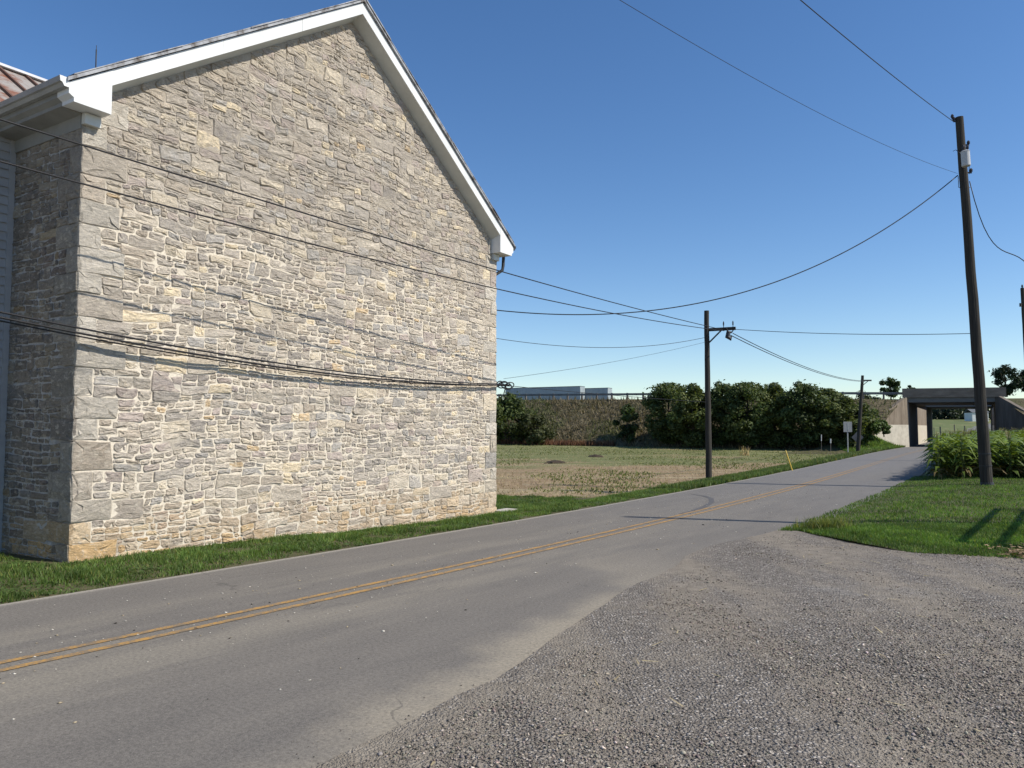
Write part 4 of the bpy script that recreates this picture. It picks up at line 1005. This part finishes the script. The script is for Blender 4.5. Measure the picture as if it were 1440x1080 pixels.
TL = [(940, 620, 532, 104, 'leftmost tall dense green tree of the row below the guardrail'),
      (975, 620, 541, 106, 'dense green tree just left of the middle utility pole'),
      (1018, 620.5, 537, 103, 'dense green tree just right of the middle utility pole'),
      (1050, 621, 531, 101, 'dense green tree with a pointed tip, tallest in the row'),
      (1090, 621, 540, 99, 'dense green tree in the middle of the row, rounded top'),
      (1130, 622, 537, 96, 'dense green tree with pale lower branches right of the row middle'),
      (1160, 622, 547, 92, 'lower dense tree directly behind the two small white markers'),
      (1188, 623, 558, 88, 'yellow green tree behind the white sign back'),]
used = set()
def toe_at(px, c):
    best = min(np.arange(0, 80, .1), key=lambda t: abs((crest(t) + cfwd(t) * c)[0] / (crest(t) + cfwd(t) * c)[1] - (px - 720) / F))
    p = crest(best) + cfwd(best) * c; return np.array([p[0], p[1], float(terrain(p[0], p[1]))])
for i, (px, pb, pt, Y, lab) in enumerate(TL):
    k = (0, 1, 2, 0, 1, 2, 1, 1)[i]; o = protos[k] if k not in used else copy_tree(protos[k]); used.add(k)
    b = toe_at(px, TOE - .6 + (.8 if i % 2 else -.4)); Y = b[1]; hgt = at(px, pt, Y)[2] - .2; base_h = (8.0, 7.4, 8.3)[k]
    o.location = (b[0], Y, .15); s = hgt / base_h; wsc = max(s, .92) * (1.0, 1.12, .95)[k]
    o.scale = (wsc, wsc, s); o.rotation_euler = (0, 0, i * 2.1 + .4); o['label'] = lab
def place(o, px, pb, Y, rot=0.): b = at(px, pb, Y); o.location = tuple(b); o.rotation_euler = (0, 0, rot); return o
bush = tree('bush', 3.2, 2.7, 2.7, 31, DG, LG, 'dark leafy bush half hidden behind the right edge of the barn', 'bush', None, 40, 8000, .34, .6); bush.location = toe_at(712, TOE)
bush2 = tree('bush', 2.4, 1.6, 1.6, 32, (.045, .055, .022), (.085, .095, .035), 'lower olive bush right of the dark bush beside the barn', 'bush', None, 26, 4200, .32, .4); bush2.location = toe_at(748, TOE)
bush3 = tree('bush', 1.5, 2.2, 2.2, 33, DG, (.06, .085, .028), 'small dark conical bush alone on the brown embankment', 'bush', None, 24, 4000, .30, .5); bush3.location = toe_at(882, TOE - 1.5)
t1_ = tree('small_tree', 1.0, 1.0, 1.2, 41, (.035, .060, .018), (.08, .12, .035), 'small round tree on top of the embankment left of the overpass parapet', 'tree', None, 22, 2600, .26, .7, .06); place(t1_, 1253, 561, 82)
t2_ = tree('small_tree', .6, .5, .6, 42, (.035, .060, .018), (.08, .12, .035), 'tiny bushy treetop showing above the left end of the parapet', 'tree', None, 12, 900, .24, .4, .04); place(t2_, 1282, 556, 84.5)
vine = tree('shrub', 1.8, 1.8, 1.6, 43, (.045, .075, .02), (.10, .15, .04), 'bright green shrub growing against the left end of the wing wall', 'shrub', None, 34, 5500, .26, .3); place(vine, 1213, 622, 73)
vine2 = tree('shrub', .8, .5, .5, 44, (.05, .085, .022), (.11, .16, .045), 'low green weeds at the foot of the whitewashed wing wall', 'shrub', None, 14, 1800, .2, .2, .05); place(vine2, 1243, 610, 75.5)
vine3 = tree('shrub', 1.7, 1.0, .8, 45, (.04, .06, .018), (.085, .11, .032), 'shrub on the slope behind the distant utility pole', 'shrub', None, 20, 2600, .26, .3); place(vine3, 1222, 578, 84)
for i, (px, py, Y, rx, rz, lab) in enumerate(((1415, 556, 140, 3.1, 2.4, 'dark far treetop right of the leaning pole above the embankment'), (1445, 552, 138, 2.6, 1.6, 'lower dark treetop cut by the right edge of the photo'))):
    o = tree('far_tree', rx, rz, rz + .4, 50 + i, (.020, .036, .020), (.040, .060, .030), lab, 'tree', None, 26, 3600, .4, 1.0, .2); place(o, px, py, Y)
# scrub on the slope
sel = rng.integers(0, 48 * 12, 26000)
T_ = rng.uniform(0, 1, 26000) ** .8 * 95; S_ = rng.uniform(0, 1, 26000); cx_ = S_ * TOE
st_ = T_ + .60 * cx_ * np.maximum(0, 1 - T_ / 20) + .5; aa_ = np.interp(st_, _t, _a); px_ = C0[0] + np.interp(st_, _t, _X) - np.sin(aa_) * cx_; py_ = C0[1] + np.interp(st_, _t, _Y) - np.cos(aa_) * cx_
zc_ = 4.95 + .65 * np.clip(T_, 0, 48) / 45; z_ = zc_ * (1 - S_) + (terrain(px_, py_) - .25) * S_
P_ = np.stack([px_, py_, z_ - .1], -1)
lowm = vnoise(px_, py_, .18, 7)
blades('slope_scrub', P_[lowm < .12], .62, .14, (.075, .062, .036), (.21, .175, .108), M_straw, .9, kind='stuff', label='dry brown scrub covering the embankment below the guardrail', cat='scrub')
blades('slope_scrub', P_[lowm >= .12], .55, .16, (.062, .068, .030), (.145, .150, .066), M_straw, .9, kind='stuff', label='olive green weeds among the brown scrub of the embankment', cat='scrub')
m = 2600; tt = rng.uniform(28, 56, m); q = np.array([crest(a) + cfwd(a) * (TOE + c) for a, c in zip(tt, rng.normal(.1, .35, m))])
blades('reddish_weeds', np.stack([q[:, 0], q[:, 1], terrain(q[:, 0], q[:, 1])], -1), .6, .10, (.10, .045, .03), (.19, .10, .055), M_straw, .6, kind='stuff', label='reddish dry weeds in a line at the foot of the embankment', cat='weeds')
# mound of grass by the wing wall
m = 22000; x = rng.uniform(30.5, 42.5, m); y = rng.uniform(67, 80, m); keep = (edge_x(y) - x > .15) & (edge_x(y) - x < 9)
hm = lambda x, y: 1.35 * ss((edge_x(y) - x) * .84, .3, 3.0) * (1 - ss((edge_x(y) - x) * .84, 4.5, 7.4)) * ss(y, 70, 76.5)
P_ = np.stack([x, y, terrain(x, y) + hm(x, y) - .02], -1)[keep]
xs_ = np.linspace(0, 9, 14); ys_ = np.linspace(66, 82, 14); V = []
for yy in ys_:
    for a in xs_:
        x = float(edge_x(yy)) - .1 - a; V.append((x, yy, float(terrain(x, yy) + hm(x, yy)) - .03))
tag(np_mesh('grass_bank', V, grid_faces(14, 14)[:, ::-1], M_turf, smooth=True), kind='structure')
blades('bank_grass', P_, .26, .09, (.06, .12, .025), (.14, .21, .055), M_grass, .7, kind='stuff', label='green grass bank below the wing wall at the underpass', cat='grass')

# ================================================================== CORN
M_corn = leafy('corn_leaves', .26, .5); M_corn.node_tree.nodes['Principled BSDF'].inputs['Specular IOR Level'].default_value = .3
def corn_data(seed, H):
    g = np.random.default_rng(seed); V = []; Fq = []; C = []
    def quad_strip(pts, wds, side, c):
        b = len(V)
        for p, w_ in zip(pts, wds): V.append(p - side * w_); V.append(p + side * w_); C.append(c); C.append(c)
        for i in range(len(pts) - 1): Fq.append((b + 2 * i, b + 2 * i + 1, b + 2 * i + 3, b + 2 * i + 2))
    for k in range(5):   # stalk, faceted
        th = k * 2 * math.pi / 5; s = np.array([-math.sin(th), math.cos(th), 0]); o_ = np.array([math.cos(th), math.sin(th), 0]) * .013
        quad_strip([o_, o_ * .9 + (0, 0, H * .5), o_ * .5 + (0, 0, H * .93)], [.010, .009, .005], s, (.10, .13, .045))
    nl = 15
    for i in range(nl):
        z = H * (.10 + .80 * i / nl) + g.uniform(-.03, .03); a = (i % 2) * math.pi + g.normal(0, .55); L = g.uniform(.50, .85) * (1 - .35 * abs(i / nl - .5)); up = g.uniform(.30, .62)
        d = np.array([math.cos(a), math.sin(a), 0]); s = np.array([-math.sin(a), math.cos(a), g.normal(0, .3)])
        pts = [np.array([0, 0, z]) + d * L * t + np.array([0, 0, L * (up * 1.5 * t - 1.35 * (up + .1) * t * t * (1 + .3 * g.uniform()))]) for t in (0, .25, .5, .75, 1.0)]
        dead = i < 3 and g.uniform() < .7
        c = np.array((.22, .17, .08)) if dead else np.array((.105, .155, .030)) * g.uniform(.8, 1.7) * (.65 + .6 * i / nl) + np.array([.06, .045, 0]) * (i / nl) ** 2 * g.uniform(0, 1)  # lower leaves darker: shade inside the crop put into colour
        quad_strip(pts, [.025, .058, .054, .034, .004], s, tuple(c))
    for k in range(3):   # tassel
        a = g.uniform(0, 6.283); d = np.array([math.cos(a), math.sin(a), 0]) * g.uniform(.03, .13)
        quad_strip([np.array([0, 0, H * .92]), d * .5 + (0, 0, H * .92 + .08), d + (0, 0, H * .92 + .12)], [.004, .006, .003], np.array([-math.sin(a), math.cos(a), 0]), (.20, .17, .075))
    e = np.array([.03, .0, H * .45]); quad_strip([e, e + (.02, 0, .1), e + (.03, 0, .2)], [.02, .03, .01], np.array([0, 1., 0]), (.16, .18, .06))
    return np.array(V), np.array(Fq), np.array(C)
CV = [corn_data(60 + k, 1.60 + .07 * k) for k in range(4)]
# plant positions in rows parallel to the road
cand = []
for r_i in range(17):
    off = ROADW + 1.05 + .76 * r_i
    yv = 29.0 + .50 * off + rng.uniform(0, .15)
    while yv < 66:
        p = road_pt(yv, off); yv += rng.uniform(.13, .21) if yv < 46 else .36
        px = 720 + F * p[0] / p[1]
        if px < 1640 and p[1] > 28.2: cand.append((p[0] + rng.normal(0, .04), p[1] + rng.normal(0, .04), r_i))
cand = sorted(cand, key=lambda c: (0 if c[2] == 0 and c[1] < 48 else 1, c[1] + .0 * c[2]))
cand.sort(key=lambda c: c[1] - (0 if c[2] > 0 else 5) + (500 if 720 + F * c[0] / c[1] > 1460 else 0))
first = None; N_IND = 170; protoC = []
for k, (V, Fq, C) in enumerate(CV): protoC.append(None)
rest = []
for i, (x, y, r_i) in enumerate(cand):
    k = int(rng.integers(0, 4)); z = float(terrain(x, y)) - .02; rot = rng.uniform(0, 6.283); sc = rng.uniform(.9, 1.1)
    if i < N_IND:
        V, Fq, C = CV[k]
        if protoC[k] is None:
            o = np_mesh('corn_plant', V, Fq, M_corn, col=C); protoC[k] = o
        else:
            o = protoC[k].copy(); COL.objects.link(o)
        o.location = (x, y, z); o.rotation_euler = (0, 0, rot); o.scale = (sc, sc, sc)
        tag(o, 'leafy green corn plant at the front of the patch behind the leaning pole', 'corn plant', 'corn plants at the front of the patch')
    else: rest.append((x, y, z, rot, sc, k))
VV = []; FF = []; CC = []; b = 0
for (x, y, z, rot, sc, k) in rest:
    V, Fq, C = CV[k]; c, s = math.cos(rot), math.sin(rot)
    v = np.stack([V[:, 0] * c - V[:, 1] * s, V[:, 0] * s + V[:, 1] * c, V[:, 2]], -1) * sc + np.array([x, y, z]); VV.append(v); FF.append(Fq + b); CC.append(C); b += len(V)
print('corn', len(cand), len(rest))
tag(np_mesh('corn_crop', np.concatenate(VV), np.concatenate(FF), M_corn, col=np.concatenate(CC)), 'dense rows of tall green corn filling the patch behind its front plants', 'corn', kind='stuff')

# ================================================================== SIGNS, MARKERS, MOUNDS
M_alu = simple('bare_sign_back', (.22, .225, .23), (.30, .305, .31), 2, .45)
M_signd = simple('dark_sign_back', (.05, .055, .065), (.08, .085, .095), 2, .5)  # darker back for the diamond sign
M_galv = simple('galvanised_post', (.30, .31, .31), (.40, .41, .41), 4, .5)
b = ground(1192.5, 631.5, .15); sg = empty('road_sign', b, 'square pale back of a road sign on a thin post before the trees', 'road sign')
b = np.array([b[0], b[1], .15]); p1 = at(1192.5, 593, b[1]); p2 = at(1192.5, 607.5, b[1]); hw = 6.0 / F * b[1]
mb = MB(); mb.bx(b[0] - hw, b[0] + hw, b[1] - .06, b[1] - .045, p2[2], p1[2]); mb.build('sign_panel', M_alu, sg)
mb = MB(); mb.bx(b[0] - .045, b[0] + .045, b[1] - .03, b[1] + .03, b[2] - .3, p1[2] - .05); mb.build('post', M_galv, sg)
mb = MB(); mb.bx(b[0] - .03, b[0] + .03, b[1] - .075, b[1] - .061, p2[2] + .12, p1[2] - .12); mb.build('brace', M_galv, sg)
b = ground(1205, 632, .15); sg = empty('road_sign', b, 'dark diamond sign back behind the distant utility pole', 'road sign'); c_ = at(1206, 615, b[1]); h_ = 8.5 / F * b[1]
mb = MB(); mb.prism([c_ + (-h_, 0, 0), c_ + (0, 0, -h_), c_ + (h_, 0, 0), c_ + (0, 0, h_)], (0, .012, 0)); mb.build('sign_panel', M_signd, sg)
mb = MB(); mb.bx(c_[0] - .04, c_[0] + .04, b[1] + .02, b[1] + .08, b[2] - .3, c_[2] + h_ * .8); mb.build('post', M_galv, sg)
M_yp = simple('yellow_plastic', (.62, .42, .07), (.70, .50, .10), 4, .5)
b = ground(1114, 661.5, 0); t_ = at(1104.7, 634, b[1]); yp = empty('marker_post', b, 'thin yellow marker post leaning left at the roadside', 'marker post')
mb = MB(); mb.tube([b - (t_ - b) * .2, b + (t_ - b) * .8], .034, 10); mb.build('post', M_yp, yp)
mb = MB(); mb.tube([b + (t_ - b) * .801, t_, t_ + (t_ - b) * .015], [.036, .036, .02], 10); mb.build('cap', simple('yellow_cap', (.66, .47, .12), (.7, .52, .16), 3, .5), yp)
M_wp = simple('white_plastic', (.62, .62, .60), (.7, .7, .68), 3, .5)
for px, pt, pb, lab, ww in ((1155, 611, 631.5, 'small thin white topped stake among the trees, left of the other', .035), (1168, 617, 631, 'short white marker stake at the field corner', .055)):
    b = ground(px, pb, .12); t_ = at(px, pt, b[1]); k = empty('marker_stake', b, lab, 'marker stake', 'white stakes at the field corner')
    mb = MB(); mb.tube([b - (0, 0, .2), b + (t_ - b) * .55], ww * .6, 8); mb.build('stake', M_post, k)
    mb = MB(); mb.tube([b + (t_ - b) * .551, t_], ww, 8); mb.build('white_top', M_wp, k)
M_dirt = simple('dark_soil', (.035, .026, .018), (.07, .052, .034), 5, .95, .05)
for px, py, r_, lab in ((781, 647, .8, 'dark earth mound in the field, nearer to the barn'), (838, 640, .75, 'dark earth mound in the field, farther from the barn')):
    c_ = ground(px, py, -.2); z0 = float(terrain(c_[0], c_[1])) - .05; mb = MB(); vs = [(c_[0], c_[1], z0 + .20)]; K = 16; fs = []
    for rr, zz in ((.35, .16), (.7, .08), (1.0, -.06)):
        for k in range(K):
            a = k * 6.283 / K; q = r_ * rr * (1 + random.uniform(-.15, .15)); vs.append((c_[0] + math.cos(a) * q, c_[1] + math.sin(a) * q, z0 + zz + random.uniform(-.03, .03)))
    fs = [(0, 1 + k, 1 + (k + 1) % K) for k in range(K)] + [(1 + j * K + k, 1 + (j + 1) * K + k, 1 + (j + 1) * K + (k + 1) % K, 1 + j * K + (k + 1) % K) for j in (0, 1) for k in range(K)]
    mb.add(vs, fs); tag(mb.build('dirt_mound', M_dirt, origin=(c_[0], c_[1], z0)), lab, 'dirt mound', 'earth mounds in the field')
m = 40; b = ground(1047, 640, -.1); x = rng.normal(b[0], .18, m); y = rng.normal(b[1], .2, m)
blades('stubble', np.stack([x, y, np.full(m, -.15)], -1), .7, .06, (.35, .25, .13), (.5, .38, .2), M_straw, .6, kind='stuff', label='taller tan tuft of dead stalks in the middle of the field', cat='stubble')

# ================================================================== BEYOND THE UNDERPASS
M_fgreen = simple('far_pasture', (.085, .115, .035), (.15, .17, .06), .12, .95)
ys = np.linspace(128, 330, 40); xs = np.linspace(40, 260, 30); X, Y = np.meshgrid(xs, ys)
tag(np_mesh('pasture', np.stack([X, Y, terrain(X, Y) - .02], -1).reshape(-1, 3), grid_faces(40, 30), M_fgreen, smooth=True), kind='structure')
for i, (px, py, Y, lab) in enumerate(((1322, 598, 142, 'first fence post from the left beyond the underpass'), (1342, 597, 158, 'second fence post from the left beyond the underpass'), (1356.5, 598, 150, 'third fence post from the left beyond the underpass'), (1313.5, 606, 130, 'thin post at the left edge of the underpass opening'))):
    p = at(px, py, Y); z0 = float(terrain(p[0], Y)); h_ = 2.0; mb = MB(); mb.tube([(p[0], Y, z0 - .3), (p[0], Y, z0 + h_)], .11 if i < 3 else .06, 8)
    tag(mb.build('fence_post', M_post, origin=(p[0], Y, z0)), lab, 'fence post', 'posts seen through the underpass')
Y = 230; p = at(1373, 586, Y); z0 = float(terrain(p[0], Y)); hb = empty('farm_shed', (p[0], Y, z0), 'small white farm shed seen far off through the underpass', 'shed')
mb = MB(); mb.bx(p[0] - 2.4, p[0] + 2.4, Y - 2, Y + 2, z0 - .5, z0 + 2.6); mb.build('wall', M_white, hb)
mb = MB(); mb.prism([(p[0] - 2.6, Y - 2.2, z0 + 2.605), (p[0] + 2.6, Y - 2.2, z0 + 2.605), (p[0] + 2.6, Y, z0 + 3.6), (p[0] - 2.6, Y, z0 + 3.6)], (0, 0, .1)); mb.prism([(p[0] - 2.6, Y + 2.2, z0 + 2.605), (p[0] - 2.6, Y + .01, z0 + 3.6), (p[0] + 2.6, Y + .01, z0 + 3.6), (p[0] + 2.6, Y + 2.2, z0 + 2.605)], (0, 0, .1)); mb.build('roof', M_steel, hb)
g = np.random.default_rng(77); V = []; C = []
for i in range(46):
    x = 96 + i * 2.5 + g.uniform(-1, 1); yy = 262 + g.uniform(-8, 14); z0 = float(terrain(x, yy)); v, f_, c = crown_mesh('w', 4.2, g.uniform(2.6, 3.4), 2.4, 9, 700, .9, (.022, .034, .022), (.042, .058, .036), 100 + i)
    V.append(v + np.array([x, yy, z0])); C.append(c)
V = np.concatenate(V)
tag(np_mesh('far_woods', V, np.arange(len(V)).reshape(-1, 4), M_leaf, col=np.concatenate(C)), 'dark line of far woods seen through the underpass', 'woods', kind='stuff')
